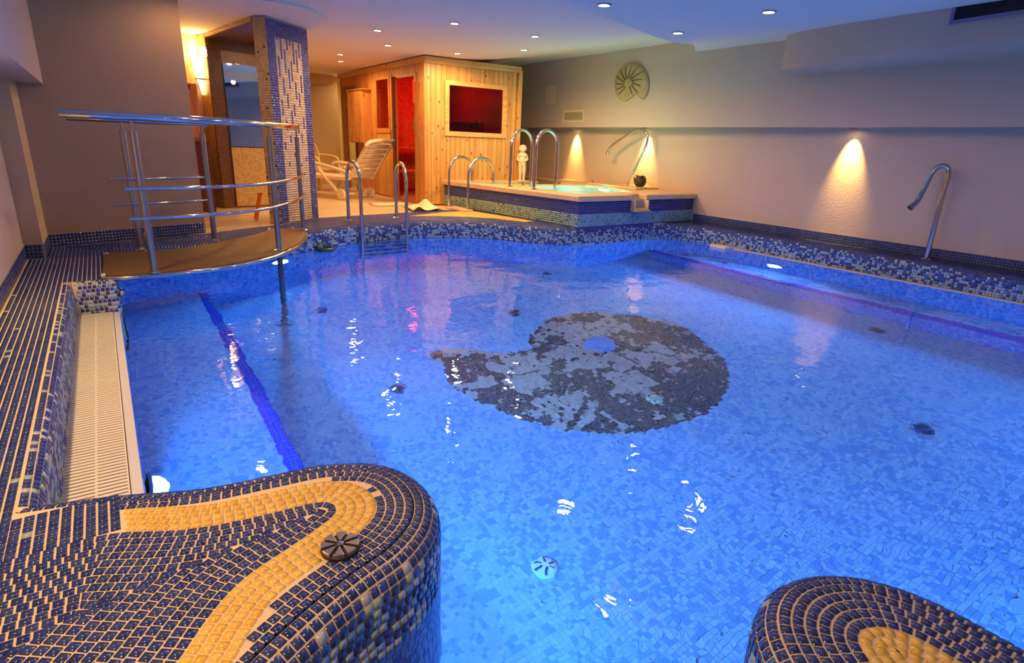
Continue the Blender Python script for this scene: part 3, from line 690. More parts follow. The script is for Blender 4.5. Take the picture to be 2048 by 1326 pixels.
# ------------------------------------------------------------------ mosaic skirtings
sk = struct(bpy.data.objects.new('baseboard_mosaic', None)); C.objects.link(sk); ts = Tiles(); navy = lambda i, j: pick(NAVY, len(i))
rect_tiles(ts, (X-0.006, 5.58, 0.002), (0, -1, 0), (0, 0, 1), 238, 4, navy, nrm=(-1, 0, 0))
rect_tiles(ts, (p0[0]+d[0]*0.33-nb[0]*0.006, p0[1]+d[1]*0.33-nb[1]*0.006, 0.002), (d[0], d[1], 0), (0, 0, 1), 49, 4, navy, nrm=(-nb[0], -nb[1], 0))
rect_tiles(ts, (-0.568, 5.634, 0.002), (1, 0, 0), (0, 0, 1), 4, 4, navy, nrm=(0, -1, 0))
rect_tiles(ts, (-0.449, 5.64, 0.002), (0, 1, 0), (0, 0, 1), 18, 4, navy, nrm=(1, 0, 0))
rect_tiles(ts, (-0.564, -0.5, 0.002), (0, 1, 0), (0, 0, 1), 235, 4, navy, nrm=(1, 0, 0))
o = ts.build('mosaic_tiles', M_tile, sk); o['kind'] = 'stuff'
g = MB().box((X-0.005, -0.6, 0), (X, 5.58, 0.107)).box((-0.57, -0.5, 0), (-0.565, 5.64, 0.107)).box((-0.57, 5.635, 0), (-0.455, 5.64, 0.107)).box((-0.455, 5.64, 0), (-0.45, 6.15, 0.107))
a_ = p0+d*0.3; g.prism([tuple(a_), tuple(p1), tuple(p1-nb*0.005), tuple(a_-nb*0.005)], 0, 0.107); g.build('grout_bed', M_grout2, sk)
# ------------------------------------------------------------------ gutter grate
gr = thing('gutter_grate', 'long cream slatted overflow grate in the gutter beside the pool', 'grate', (-0.155, 3.2, W+0.005))
MB().box((-0.275, 1.70, W-0.05), (-0.075, 4.62, W-0.045)).build('channel', M_grout2, gr)
sm = MB(); sm.box((-0.266, 0, -0.004), (-0.084, 0.015, 0.004)); y = 1.74; first = None
while y < 4.60:
    if first is None:
        first = pyo('slat', [(v[0]+0, v[1]+y, v[2]+W+0.006) for v in sm.v], sm.f, M_white, gr); fy = y
        bv = None
    else:
        o = first.copy(); C.objects.link(o); o.parent = gr; o.location = (0, y-fy, 0)
    y += 0.0245
MB().box((-0.178, 1.74, W-0.012), (-0.170, 4.61, W+0.0085)).build('spine', M_white, gr)
for x in (-0.271, -0.084): MB().box((x, 1.74, W-0.02), (x+0.005, 4.61, W+0.007)).build('rail', M_white, gr)
struct(MB().box((-0.076, 1.74, W-0.10), (-0.040, 4.62, W+0.003)).build('trim_overflow_edge', mat('white_pool_edge', (214, 214, 222), 0.3), None, False, 0.004))
# narrow grate on the right side
g2 = thing('gutter_grate', 'narrow sand coloured toothed overflow grate along the right pool wall', 'grate', (6.68, 2.2, W))
tooth = MB().box((6.655, 0, -0.006), (6.705, 0.013, 0.006)); y = 1.0; first = None
while y < 4.9:
    if first is None: first = pyo('slat', [(v[0], v[1]+y, v[2]+W+0.004) for v in tooth.v], tooth.f, mat('sand_plastic', (222, 190, 150), 0.5), g2); fy = y
    else: o = first.copy(); C.objects.link(o); o.parent = g2; o.location = (0, y-fy, 0)
    y += 0.026
MB().box((6.65, -0.5, W-0.02), (6.656, 4.93, W+0.008)).build('rail', MATS['sand_plastic'], g2)
o = MB().box((6.50, 4.56, W+0.0), (6.66, 4.80, W+0.03)).build('skimmer_lid', mat('cream_plastic', (232, 208, 170), 0.4), None, False, 0.006); tag(o, 'small cream skimmer lid at the far end of the right pool wall', 'lid')
# ------------------------------------------------------------------ underwater lights
def pool_light(loc, dirn, label, power, r=0.10, bulge=0.015):
    v = Vector(dirn).normalized(); M = v.to_track_quat('Z', 'Y').to_matrix()
    t = thing('pool_light', label, 'light', loc, 'underwater pool lights')
    MB().lathe(loc, [(r*1.25, 0.0), (r*1.28, 0.012), (r*1.1, 0.016), (r, 0.012)], 24, M).build('trim_ring', M_steel, t, True)
    MB().lathe(loc, [(r, 0.010), (r*0.85, 0.010+bulge*0.5), (r*0.5, 0.010+bulge*0.85), (0.001, 0.010+bulge)], 24, M).build('lens', M_lensb, t, True)
    p = Vector(loc)+v*(0.03+bulge); area('pool_lamp', p, 0.14, power, POOLC, dirn)
pool_light((1.36, 6.13, -0.42), (0.45, -0.9, -0.1), 'bright pool lamp glowing under the bridge on the back pool wall', P_POOL)
pool_light((6.655, 3.93, -0.80), (-1, 0, -0.1), 'bright pool lamp on the right pool wall above the bench', P_POOL)
pool_light((-0.035, 2.45, -0.60), (1, 0, -0.1), 'bright pool lamp on the gutter wall beside the near platform', P_POOL*1.6, 0.085, 0.07)
# unseen lamps added around the walls to even out the pool light
for loc, dr, pw_ in (((6.65, 1.2, -0.8), (-1, 0.1, -0.1), 0.9), ((5.0, -0.58, -0.8), (-0.1, 1, -0.1), 0.5), ((2.6, -0.58, -0.8), (0.1, 1, -0.1), 0.4), ((0.70, 1.42, -0.75), (1, 0.6, -0.1), 0.45)):
    area('pool_lamp', loc, 0.14, P_POOL*pw_, POOLC, dr)
# ------------------------------------------------------------------ warm soffit spots
def soffit_light(x, y, z, label, group, power=P_SOFFIT, ang=56, dirn=(0.34, 0, -1)):
    t = thing('soffit_light', label, 'light', (x, y, z), group)
    MB().lathe((x, y, z), [(0.046, 0.0), (0.046, -0.014), (0.040, -0.020), (0.030, -0.016)], 20).build('trim_ring', M_steel, t, True)
    MB().lathe((x, y, z), [(0.030, -0.015), (0.015, -0.017), (0.0005, -0.018)], 20).build('lens', M_lens, t, True)
    spot('lamp_light', (x, y, z-0.035), power, WARM2, dirn, ang, 1.0, 0.025)
soffit_light(6.965, 8.317, ZS, 'soffit spot lighting the right wall beside the white statue', 'spots under the right wall soffit', P_SOFFIT*0.9)
soffit_light(6.965, 6.62, ZS, 'soffit spot lighting the wall behind the curved hot tub spout', 'spots under the right wall soffit')
soffit_light(6.965, 3.503, ZS, 'lone soffit spot lighting the right wall in the middle of its length', 'spots under the right wall soffit', P_SOFFIT*1.1)
soffit_light(-0.43, 3.75, 1.28, 'soffit spot at the left picture edge above the gutter ledge', 'spots under the left bulkhead', P_LEFT, 130, (0.25, 0, -1))
for y in (2.1, 0.4): spot('lamp_light', (-0.43, y, 1.245), P_LEFT, WARM, (0.3, 0, -1), 140, 0.85, 0.03)
# ------------------------------------------------------------------ mosaic column
CA = np.array([1.602, 6.939]); CB = CA+bd*0.703; cn = bn; CD = CA+cn*0.155; CE = CB+cn*0.155
col = thing('mosaic_column', 'square mosaic column with blue border and dripping blue dashes on cream', 'column', (CA[0], CA[1], 0))
MB().prism([tuple(CA), tuple(CB), tuple(CE), tuple(CD)], 0, 2.125).build('shaft', M_grout2, col)
tcx = Tiles(); BLU = [(58, 74, 140), (50, 66, 128), (66, 84, 150)]; CRE = [(214, 186, 146), (206, 176, 136), (222, 196, 158)]
dash = {}
def col_front(i, j):
    NV = 81; c = pick(CRE, len(i)); top = NV-j
    b = (i < 5) | (i > 21) | (top < 7)
    # dashes: columns every other tile, long near the top, shorter lower down
    for k in range(len(i)):
        a, t = int(i[k]), int(top[k])
        if b[k] or a < 5: continue
        if a in (6, 8, 10, 12, 14, 16, 18, 20):
            ph = {6: 3, 8: 12, 10: 6, 12: 16, 14: 2, 16: 11, 18: 7, 20: 14}[a]; per = 17
            q_ = (t+ph) % per; ln = 12-int(t*0.19)
            if t < 62 and q_ < max(ln, 0): b[k] = True
    c[b] = pick(BLU, int(b.sum())); return c
rect_tiles(tcx, (*(CA+cn*-0.001), 0.005), (*bd, 0), (0, 0, 1), 27, 81, col_front, nrm=(*(-bn), 0))
GOLD = [(214, 170, 104), (204, 158, 92), (222, 182, 118)]; BRN = [(92, 60, 32), (110, 72, 38)]
def col_side(i, j):
    c = pick(GOLD, len(i)); u = rng.random(len(i)); k = (u < 0.04) | ((i > 4) & (j % 3 == 0) & (u < 0.5) & (j < 40)); c[k] = pick(BRN, int(k.sum())); return c
rect_tiles(tcx, (*(CD-bd*0.001), 0.005), (*(-cn), 0), (0, 0, 1), 6, 81, col_side, nrm=(*(-bd), 0))
o = tcx.build('mosaic_tiles', M_tile, col); o['kind'] = 'stuff'
# ------------------------------------------------------------------ niche with mirror behind the column
def uvbox(mb, size=1.0):
    return mb
def mos_box(name, a, b, m, parent):
    """box with metric uv on every side, for the small mosaics in the back"""
    o = MB().box(a, b).build(name, m, parent); me = o.data; uv = me.uv_layers.new(name='UVMap')
    for p in me.polygons:
        n_ = p.normal
        for li in p.loop_indices:
            co = me.vertices[me.loops[li].vertex_index].co
            uv.data[li].uv = (co.y, co.z) if abs(n_.x) > .5 else ((co.x, co.z) if abs(n_.y) > .5 else (co.x, co.y))
    return o
M_bmos = grid_mosaic('brown_mosaic', (84, 50, 28), (70, 40, 24), (150, 106, 62), frac=0.4)
M_gmos = grid_mosaic('beige_mosaic', (204, 166, 104), (190, 150, 88), (140, 104, 58), frac=0.4)
nich = thing('mosaic_niche', 'brown and beige mosaic portal framing the mirror behind the column', 'niche', (1.28, 8.68, 0))
RA = math.radians(11.5)
def rot_o(o_, piv=(1.28, 8.68)):
    L = o_.parent.location if o_.parent else Vector((0, 0, 0)); ca, sa_ = math.cos(RA), math.sin(RA)
    for v in o_.data.vertices:
        x, y = v.co.x+L.x-piv[0], v.co.y+L.y-piv[1]; v.co.x = piv[0]+x*ca-y*sa_-L.x; v.co.y = piv[1]+x*sa_+y*ca-L.y
    return o_
rot_o(mos_box('pier', (1.28, 8.70, 0), (2.10, 8.98, 2.12), M_gmos, nich))
rot_o(mos_box('dark_border', (1.283, 8.685, 0.002), (1.45, 8.70, 2.12), M_bmos, nich))
rot_o(mos_box('dark_border', (1.45, 8.685, 1.955), (2.10, 8.70, 2.12), M_bmos, nich))
rot_o(mos_box('lower_panel', (1.45, 8.66, 0.03), (2.10, 8.70, 0.79), M_gmos, nich))
def uvb(o_):
    me = o_.data; uv = me.uv_layers.new(name='UVMap')
    for p in me.polygons:
        for li in p.loop_indices:
            co = me.vertices[me.loops[li].vertex_index].co; uv.data[li].uv = (co.y, co.z) if abs(p.normal.z) < .5 else (co.x, co.y)
uvb(MB().prism([(1.28, 8.68), (1.50, 7.10), (2.06, 7.54), (2.02, 8.85)], 2.085, 2.128).build('lintel_beam', M_gmos, nich))
uvb(MB().prism([(1.285, 8.675), (1.505, 7.11), (2.05, 7.54), (2.015, 8.84)], 2.081, 2.0845).build('lintel_underside', M_bmos, nich))
mi = thing('wall_mirror', 'tall mirror set in the mosaic niche behind the column', 'mirror', (1.45, 8.69, 0.8))
rot_o(MB().box((1.452, 8.665, 0.80), (2.08, 8.684, 1.81)).build('mirror_glass', mat('mirror_silver', (225, 228, 232), 0.02, metal=1.0), mi))
rot_o(MB().box((1.60, 8.655, 1.805), (1.66, 8.664, 1.82)).build('clip', M_steel, mi))
# ------------------------------------------------------------------ sconce
sc = thing('wall_sconce', 'glowing uplighter torch sconce on the yellow wall left of the niche', 'lamp', (1.215, 8.93, 1.6))
M_shade = mat('glowing_glass_shade', (255, 226, 170), 0.4, emit=((1.0, 0.62, 0.22), 9.0))
MB().lathe((1.215, 8.91, 1.62), [(0.045, 0.0), (0.075, 0.06), (0.085, 0.22), (0.090, 0.235), (0.078, 0.22), (0.068, 0.06), (0.03, 0.02)], 24).build('shade', M_shade, sc, True)
MB().lathe((1.215, 8.91, 1.60), [(0.070, 0.0), (0.072, 0.015), (0.045, 0.022)], 24).build('collar', M_steel, sc, True)
MB().lathe((1.215, 8.91, 1.42), [(0.004, 0.0), (0.016, 0.03), (0.030, 0.11), (0.052, 0.18)], 20).build('cone', M_shade, sc, True)
MB().box((1.195, 8.93, 1.50), (1.235, 9.0, 1.60)).build('bracket', M_steel, sc)
lp = bpy.data.lights.new('lamp_light', 'POINT'); lp.energy = P_SCONCE; lp.color = (1.0, 0.58, 0.20); lp.shadow_soft_size = 0.05
o = bpy.data.objects.new('lamp_light', lp); C.objects.link(o); o.location = (1.215, 8.86, 1.93)
spot('lamp_light', (1.215, 8.90, 1.86), P_SCONCE*0.8, (1.0, 0.58, 0.20), (0, 0.05, 1), 110, 0.8, 0.04)
# cabinet behind the wall edge
cbm = wood_mat('orange_wood', (206, 134, 66), (170, 98, 40)); rdm = mat('dark_red_wood', (92, 34, 20), 0.45, noise=(6, 0.5, (66, 24, 16)))
cb = thing('tall_cabinet', 'tall cabinet of light orange wood over dark red base beside the sconce', 'cabinet', (0.95, 8.45, 0))
MB().box((0.70, 8.30, 0.0), (1.13, 8.75, 0.86)).build('base_unit', rdm, cb, bevel=0.006)
MB().box((0.70, 8.42, 0.86), (1.09, 8.75, 1.52)).build('upper_body', cbm, cb, bevel=0.005)
MB().box((0.73, 8.405, 0.89), (1.06, 8.42, 1.49)).build('door', cbm, cb, bevel=0.003)
MB().box((0.74, 8.285, 0.45), (1.10, 8.30, 0.80)).build('drawer', rdm, cb, bevel=0.003)
MB().lathe((1.03, 8.40, 1.15), [(0.012, 0), (0.014, 0.012), (0.002, 0.02)], 12, Matrix.Rotation(PI/2, 3, 'X')).build('knob', M_steel, cb, True)
# orange folding stand foot next to the column
M_or = mat('orange_plastic', (236, 120, 24), 0.5)
fs = thing('folding_sign', 'small orange folding stand peeking out left of the mosaic column', 'sign', (1.45, 7.42, 0))
for s_ in (-1, 1):
    MB().bar((1.50, 7.46+0.02*s_, 0.30), (1.42+0.02*s_, 7.42+0.13*s_, 0.0), 0.03, 0.02).build('leg', M_or, fs)
MB().bar((1.50, 7.43, 0.295), (1.50, 7.49, 0.295), 0.04, 0.03).build('hinge', M_or, fs)
# ------------------------------------------------------------------ footbridge
M_br = mat('amber_grip_mat', (126, 92, 44), 0.5, metal=0.3, bump=(220, 0.4)); 
br = thing('footbridge', 'curved steel footbridge with brown grip deck and handrails over the pool corner', 'bridge', (0.6, 5.2, 0))
front = smooth_poly([(-0.10, 4.70), (0.02, 4.64), (0.31, 4.64), (0.60, 4.70), (0.86, 4.83), (1.10, 5.03), (1.34, 5.36), (1.52, 5.72), (1.65, 6.10), (1.70, 6.40)], 2, False)
backe = smooth_poly([(-0.08, 5.56), (0.10, 5.54), (0.30, 5.55), (0.50, 5.61), (0.70, 5.75), (0.92, 5.93), (1.10, 6.08), (1.28, 6.30), (1.38, 6.52)], 2, False)
fr_ = resample(front, 0.05); bk_ = resample(backe, 0.05); nn_ = min(len(fr_), len(bk_))
fr_ = np.stack([np.interp(np.linspace(0, 1, 40), np.linspace(0, 1, len(fr_)), fr_[:, k]) for k in (0, 1)], 1); bk_ = np.stack([np.interp(np.linspace(0, 1, 40), np.linspace(0, 1, len(bk_)), bk_[:, k]) for k in (0, 1)], 1)
poly = [tuple(p) for p in fr_]+[tuple(p) for p in bk_[::-1]]
MB().prism(poly, 0.006, 0.016).build('deck_plate', M_steel, br)
ins = [tuple(f+(b-f)*0.02) for f, b in zip(fr_, bk_)]+[tuple(f+(b-f)*0.98) for f, b in zip(fr_, bk_)][::-1]
# grip mat: bead rows as real ribs over the plate
MB().prism(ins, 0.016, 0.024).build('grip_mat', M_br, br)
rb = MB()
for t_ in np.linspace(0.03, 0.97, 34):
    L_ = [(*(f+(b-f)*t_), 0.0245) for f, b in zip(fr_, bk_)]
    rb.tube(L_[::2], 0.0035, 4, False)
o = rb.build('grip_ribs', M_br, br); o['kind'] = 'stuff'
MB().tube([(*p, 0.003) for p in fr_], 0.017, 10).build('edge_rail', M_chrome, br, True)
MB().tube([(*p, 0.003) for p in bk_], 0.014, 10).build('edge_rail', M_chrome, br, True)
p1_, p2_, p3_, p4_, p5_ = (.17, 5.60), (.20, 4.67), (.754, 5.84), (1.16, 5.20), (1.66, 6.28)
for p in (p1_, p2_, p3_, p4_, p5_):
    MB().tube([(*p, 0.02), (*p, 0.955)], 0.0225, 14).build('post', M_steel, br, True)
    MB().tube([(*p, 0.955), (*p, 1.02)], 0.009, 10).build('pin', M_steel, br, True)
    MB().lathe((*p, 0.022), [(0.045, 0.0), (0.045, 0.008), (0.026, 0.014), (0.024, 0.03)], 20).build('post_flange', M_chrome, br, True)
def fpath(z, ext=0.37, i0=0, i1=None):
    P = [(-ext+0.20, 4.66, z), (0.05, 4.655, z), (0.20, 4.67, z), (0.45, 4.70, z), (0.70, 4.79, z), (0.95, 4.96, z), (1.16, 5.20, z), (1.36, 5.52, z), (1.53, 5.90, z), (1.66, 6.28, z)]
    return smooth_poly(P, 2, False)
hp = fpath(1.045); hp = np.r_[hp, [hp[-1]+np.array([0.02, 0.05, -0.004])]]
MB().tube(hp, 0.026, 14).build('handrail', M_chrome, br, True)
bp_ = smooth_poly([(-0.17, 5.62, 1.035), (0.17, 5.60, 1.035), (0.45, 5.66, 1.035), (0.754, 5.84, 1.035), (0.80, 5.88, 1.035)], 2, False)
MB().tube(bp_, 0.026, 14).build('handrail', M_chrome, br, True)
for z in (0.595, 0.40):
    MB().tube(smooth_poly([(0.10, 4.625, z), (0.20, 4.635, z), (0.45, 4.665, z), (0.72, 4.76, z), (0.97, 4.93, z), (1.19, 5.175, z), (1.39, 5.50, z), (1.56, 5.88, z), (1.695, 6.28, z), (1.70, 6.33, z)], 2, False), 0.0125, 10).build('mid_rail', M_chrome, br, True)
    MB().tube(smooth_poly([(0.04, 5.57, z), (0.17, 5.565, z), (0.45, 5.63, z), (0.72, 5.78, z)], 2, False), 0.010, 10).build('mid_rail', M_chrome, br, True)
MB().tube([(1.16, 5.20, 0.0), (1.16, 5.20, ZF+0.02)], 0.024, 12).build('support_pole', mat('grey_pole_steel', (96, 92, 90), 0.45, metal=0.6), br, True)
MB().lathe((1.16, 5.20, ZF+0.004), [(0.075, 0.0), (0.075, 0.012), (0.03, 0.016), (0.026, 0.04)], 20).build('pole_foot', M_chrome, br, True)
for x, y in ((-0.10, 4.71), (-0.07, 5.53), (1.36, 6.50), (1.60, 6.47)):
    MB().lathe((x, y, 0.001), [(0.022, 0.0), (0.022, 0.022), (0.012, 0.034), (0.001, 0.036)], 12).build('anchor_bolt', M_chrome, br, True)
o = MB().lathe((0, 0, 0), [(0.018, 0.0), (0.024, 0.015), (0.020, 0.03), (0.001, 0.034)], 14, Vector((1, -0.2, 0)).to_track_quat('Z', 'Y').to_matrix()).build('rope_eye', M_chrome, None, True); o.location = (-0.022, 4.66, -0.10)
tag(o, 'small steel rope eye on the pool corner below the footbridge', 'hook')
# ------------------------------------------------------------------ ladders and handrails
def arch(a, b, zt, za, zb, r=0.021, name='handrail', parent=None, m=M_chrome, n=14):
    """inverted U from foot a (z=za) over zt down to b (z=zb)"""
    a = np.array(a, float); b = np.array(b, float); d_ = b-a; rr = np.linalg.norm(d_)/2; c = (a+b)/2; u = d_/np.linalg.norm(d_)
    P = [(*a, za), (*a, (za+zt-rr)/2)]+[(*(c-u*rr*math.cos(t)), zt-rr+rr*math.sin(t)) for t in np.linspace(0, PI, n)]+[(*b, (zb+zt-rr)/2), (*b, zb)]
    return MB().tube(P, r, 12).build(name, m, parent, True)
def flange(x, y, z, parent, r=0.05):
    MB().lathe((x, y, z), [(r, 0.0), (r, 0.006), (r*0.6, 0.016), (r*0.5, 0.018)], 20).build('flange', M_chrome, parent, True)
ld = thing('pool_ladder', 'steel pool ladder with two arched rails on the far rim by the lounger', 'ladder', (2.75, 6.9, 0))
fa, ba, fb, bb_ = (2.43, 6.64), (2.414, 7.04), (3.02, 6.68), (3.08, 7.13)
arch(ba, fa, 0.70, 0.0, -1.02, parent=ld, m=M_chrome); arch(bb_, fb, 0.70, 0.0, -1.02, parent=ld)
flange(*ba, 0, ld); flange(*bb_, 0, ld)
for z in (-0.28, -0.50, -0.72, -0.94): MB().bar((2.43, 6.64, z), (3.02, 6.68, z), 0.07, 0.022, (0, 0, 1)).build('rung', mat('dark_rung_steel', (110, 106, 104), 0.35, metal=0.8), ld, bevel=0.004)
l2 = thing('stair_handrails', 'pair of small arched steel rails climbing to the plunge pool by the sauna window', 'handrail', (4.7, 8.1, 0))
arch((4.30, 7.95), (4.74, 8.02), 0.76, 0.028, 0.392, parent=l2); arch((4.40, 7.55), (4.88, 7.62), 0.76, 0.028, 0.392, parent=l2)
flange(4.31, 7.95, 0.028, l2, 0.035); flange(4.40, 7.55, 0.028, l2, 0.035)
l3 = thing('tub_ladder', 'pair of tall arched steel rails standing on the hot tub coping', 'ladder', (4.95, 6.8, 0.385))
arch((4.80, 7.05), (5.24, 7.16), 1.17, 0.385, 0.30, 0.023, parent=l3); arch((4.86, 6.55), (5.28, 6.62), 1.17, 0.385, 0.20, 0.023, parent=l3)
flange(4.80, 7.05, 0.385, l3); flange(4.86, 6.55, 0.385, l3)
def spline(P, it=2): return smooth_poly(P, it, False)
s1 = thing('swan_neck_spout', 'thin bent steel massage spout by the dark pot on the hot tub ledge', 'spout', (6.88, 6.76, 0.385))
MB().tube(spline([(6.88, 6.77, 0.385), (6.88, 6.76, 0.47), (6.88, 6.70, 0.60), (6.88, 6.52, 0.93), (6.88, 6.455, 1.08), (6.88, 6.46, 1.19), (6.88, 6.55, 1.265), (6.88, 6.70, 1.265), (6.88, 7.05, 1.10), (6.88, 7.24, 1.00), (6.88, 7.285, 0.93)]), [0.020]*10+[0.017]*500 if False else 0.018, 12).build('pipe', M_chrome, s1, True)
MB().lathe((6.88, 7.29, 0.865), [(0.010, 0.07), (0.016, 0.055), (0.032, 0.02), (0.036, 0.0), (0.028, -0.004)], 16).build('nozzle', M_chrome, s1, True)
flange(6.88, 6.77, 0.385, s1, 0.04)
s2 = thing('swan_neck_spout', 'thick hooked steel massage spout on the right pool ledge near the wall', 'spout', (6.93, 2.47, 0))
MB().tube(spline([(6.93, 2.46, 0), (6.93, 2.461, 0.30), (6.93, 2.462, 0.72), (6.93, 2.455, 0.86), (6.925, 2.49, 0.935), (6.91, 2.565, 0.925), (6.88, 2.595, 0.84), (6.83, 2.60, 0.70), (6.78, 2.605, 0.62)]), 0.026, 14).build('pipe', M_chrome, s2, True)
MB().tube(spline([(6.79, 2.604, 0.63), (6.75, 2.615, 0.56), (6.70, 2.635, 0.51)]), [0.031]*3+[0.03]*9+[0.022] if False else 0.030, 14).build('nozzle', M_chrome, s2, True)
flange(6.93, 2.46, 0.0, s2, 0.055)
# ------------------------------------------------------------------ hot tub and plunge pool
tub = thing('hot_tub', 'raised mosaic hot tub with sand stone coping and plunge basin by the sauna', 'hot tub', (5.9, 7.0, 0))
ZC0, ZC1 = 0.322, 0.392
outer = [(4.83, 5.565), (7.068, 5.60), (7.068, 9.95), (5.80, 9.95), (5.80, 8.385), (4.445, 8.385)]
M_cop = mat('sand_stone_coping', (222, 184, 138), 0.45, noise=(7, 0.5, (206, 162, 112)), bump=(30, 0.15))
basin1 = [(5.06, 5.86), (6.22, 6.02), (6.62, 6.95), (6.42, 7.28), (5.15, 7.22)]
basin2 = [(4.78, 7.50), (6.05, 7.46), (6.72, 8.25), (6.72, 9.40), (6.12, 9.40), (6.06, 8.04), (5.56, 8.00), (5.54, 8.22), (4.74, 8.24)]
def plate_with_holes(name, outer_, holes, z0, z1, m, parent, bevel=0.012):
    bm = bmesh.new(); edges = []
    for ring in [outer_]+holes:
        vs = [bm.verts.new((x-parent.location.x, y-parent.location.y, z1-parent.location.z)) for x, y in ring]
        edges += [bm.edges.new((vs[i], vs[(i+1) % len(vs)])) for i in range(len(vs))]
    bmesh.ops.triangle_fill(bm, use_beauty=True, edges=edges)
    for f in bm.faces:
        if f.normal.z < 0: f.normal_flip()
    r = bmesh.ops.extrude_face_region(bm, geom=bm.faces[:]); vs = [v for v in r['geom'] if isinstance(v, bmesh.types.BMVert)]
    for v in vs: v.co.z = z0-parent.location.z
    bmesh.ops.recalc_face_normals(bm, faces=bm.faces[:])
    me_ = bpy.data.meshes.new(name); bm.to_mesh(me_); bm.free(); o_ = link(name, me_, m, parent)
    b_ = o_.modifiers.new('bevel', 'BEVEL'); b_.width = bevel; b_.segments = 3; b_.limit_method = 'ANGLE'; b_.angle_limit = math.radians(50)
    return o_
cop = [(4.795, 5.53), (5.76, 5.545), (5.76, 5.70), (6.02, 5.705), (6.02, 5.55), (7.068, 5.565), (7.068, 9.95), (5.80, 9.95), (5.80, 8.385), (4.41, 8.385)]
plate_with_holes('coping', cop, [basin1, basin2], ZC0, ZC1, M_cop, tub)
# body shell faces carry the mosaic
bodyw = MB()
for a_, b_ in ((outer[0], outer[1]), (outer[5], outer[0])):
    A_ = np.array(a_); B_ = np.array(b_); u_ = (B_-A_)/np.linalg.norm(B_-A_); n_ = np.array([-u_[1], u_[0]])
    bodyw.prism([tuple(A_), tuple(B_), tuple(B_+n_*0.12), tuple(A_+n_*0.12)], -0.27 if a_ == outer[0] else -0.05, ZC0)
bodyw.build('tub_wall', M_grout2, tub)
tt = Tiles(); TB = 0.0262
DB = [(34, 36, 120), (40, 42, 132), (30, 32, 108)]; LB = [(120, 160, 190), (134, 172, 186), (110, 150, 184)]; LG = [(150, 176, 150), (140, 170, 150), (160, 186, 160)]
def tub_cols(i, j, warm):
    nv = 21; top = nv-j; c = np.zeros((len(i), 3)); n = len(i); u = rng.random(n)
    base = pick(NAVY if warm else DB, n); lt_ = pick(LG if warm else LB, n); g = (top <= 6); c[:] = base
    k = (top > 6) & (top <= 12); c[k] = lt_[k]; k2 = k & (u < 0.14); c[k2] = pick([(70, 110, 130), (84, 120, 140)], int(k2.sum()))
    if not warm:
        k = (top > 13); pm = np.clip((top-13)/6.0, 0, 1)*0.75; m_ = k & (rng.random(n) < pm); c[m_] = mixed(int(m_.sum()), (0.45, 0.55), (LIGHT, PALE))
    return c
uF = np.array(outer[1])-np.array(outer[0]); nF = int(np.linalg.norm(uF)/TB)
def front_cols(i, j): return tub_cols(i, j, False)
rect_tiles(tt, (outer[0][0], outer[0][1]-0.001, ZC0-21*TB), (*uF, 0), (0, 0, 1), nF, 21, front_cols, TB, nrm=(0, -1, 0))
uL = np.array(outer[5])-np.array(outer[0]); nL = int(np.linalg.norm(uL)/TB)
rect_tiles(tt, (outer[0][0]-0.001, outer[0][1], ZC0-12*TB-3*TB), (*uL, 0), (0, 0, 1), nL, 15, lambda i, j: tub_cols(i, j+6, True), TB, nrm=(-1, 0, 0))
q_, n2_, c2_ = tt.arrays(); kk = ~((q_.mean(1)[:, 0] > 5.765) & (q_.mean(1)[:, 0] < 6.015) & (q_.mean(1)[:, 2] > 0.195) & (q_.mean(1)[:, 1] < 5.65))
o = tiles_mesh('mosaic_tiles', q_[kk], n2_[kk], c2_[kk], M_tile, tub); o['kind'] = 'stuff'
M_turq = grid_mosaic('turquoise_mosaic', (120, 208, 204), (90, 184, 196), (170, 200, 190), frac=0.4)
M_grn = grid_mosaic('green_mosaic', (120, 160, 120), (92, 136, 104), (160, 170, 140), frac=0.4)
def basin_shell(ring, zb_, m, inner_bench=None):
    n_ = len(ring); V = [(x, y, ZC0) for x, y in ring]+[(x, y, zb_) for x, y in ring]; F = [(i, (i+1) % n_, n_+(i+1) % n_, n_+i) for i in range(n_)]+[tuple(range(n_, 2*n_))]
    o_ = pyo('basin', V, F, m, tub); me_ = o_.data; uv_ = me_.uv_layers.new(name='UVMap')
    for p in me_.polygons:
        for li in p.loop_indices:
            co = me_.vertices[me_.loops[li].vertex_index].co; uv_.data[li].uv = (co.x, co.y) if abs(p.normal.z) > .5 else (co.x+co.y, co.z)
    return o_
basin_shell(basin1, -0.55, M_turq); basin_shell(basin2, -0.3, M_grn)
def shrink(P, f):
    c = np.mean(P, 0); return [tuple(c+(np.array(p)-c)*f) for p in P]
plate_with_holes('inner_bench', shrink(basin1, 0.995), [shrink(basin1, 0.62)], -0.2, -0.12, M_turq, tub, 0.004)
for P_, z_, nm_, lb_ in ((basin1, 0.372, 'tub_water', 'turquoise lit water in the hot tub beneath the tall rails'), (basin2, 0.374, 'plunge_water', 'still dark green water in the plunge basin before the sauna window')):
    o = pyo(nm_, [(x, y, z_) for x, y in P_], [tuple(range(len(P_)))], M_water)
    if o.data.polygons[0].normal.z < 0: o.data.flip_normals()
    tag(o, lb_, 'water'); o['kind'] = 'stuff'
for (x, y, z), dr in (((5.10, 6.5, 0.12), (1, 0, 0)), ((6.35, 6.75, 0.12), (-1, -0.1, 0)), ((5.7, 5.99, 0.12), (0, 1, 0))):
    area('tub_lamp', (x, y, z), 0.22, P_TUB, (0.45, 1.0, 0.75), dr)
area('tub_lamp', (5.3, 7.72, 0.10), 0.08, P_TUB*0.12, (0.5, 1.0, 0.6), (0, 1, 0))
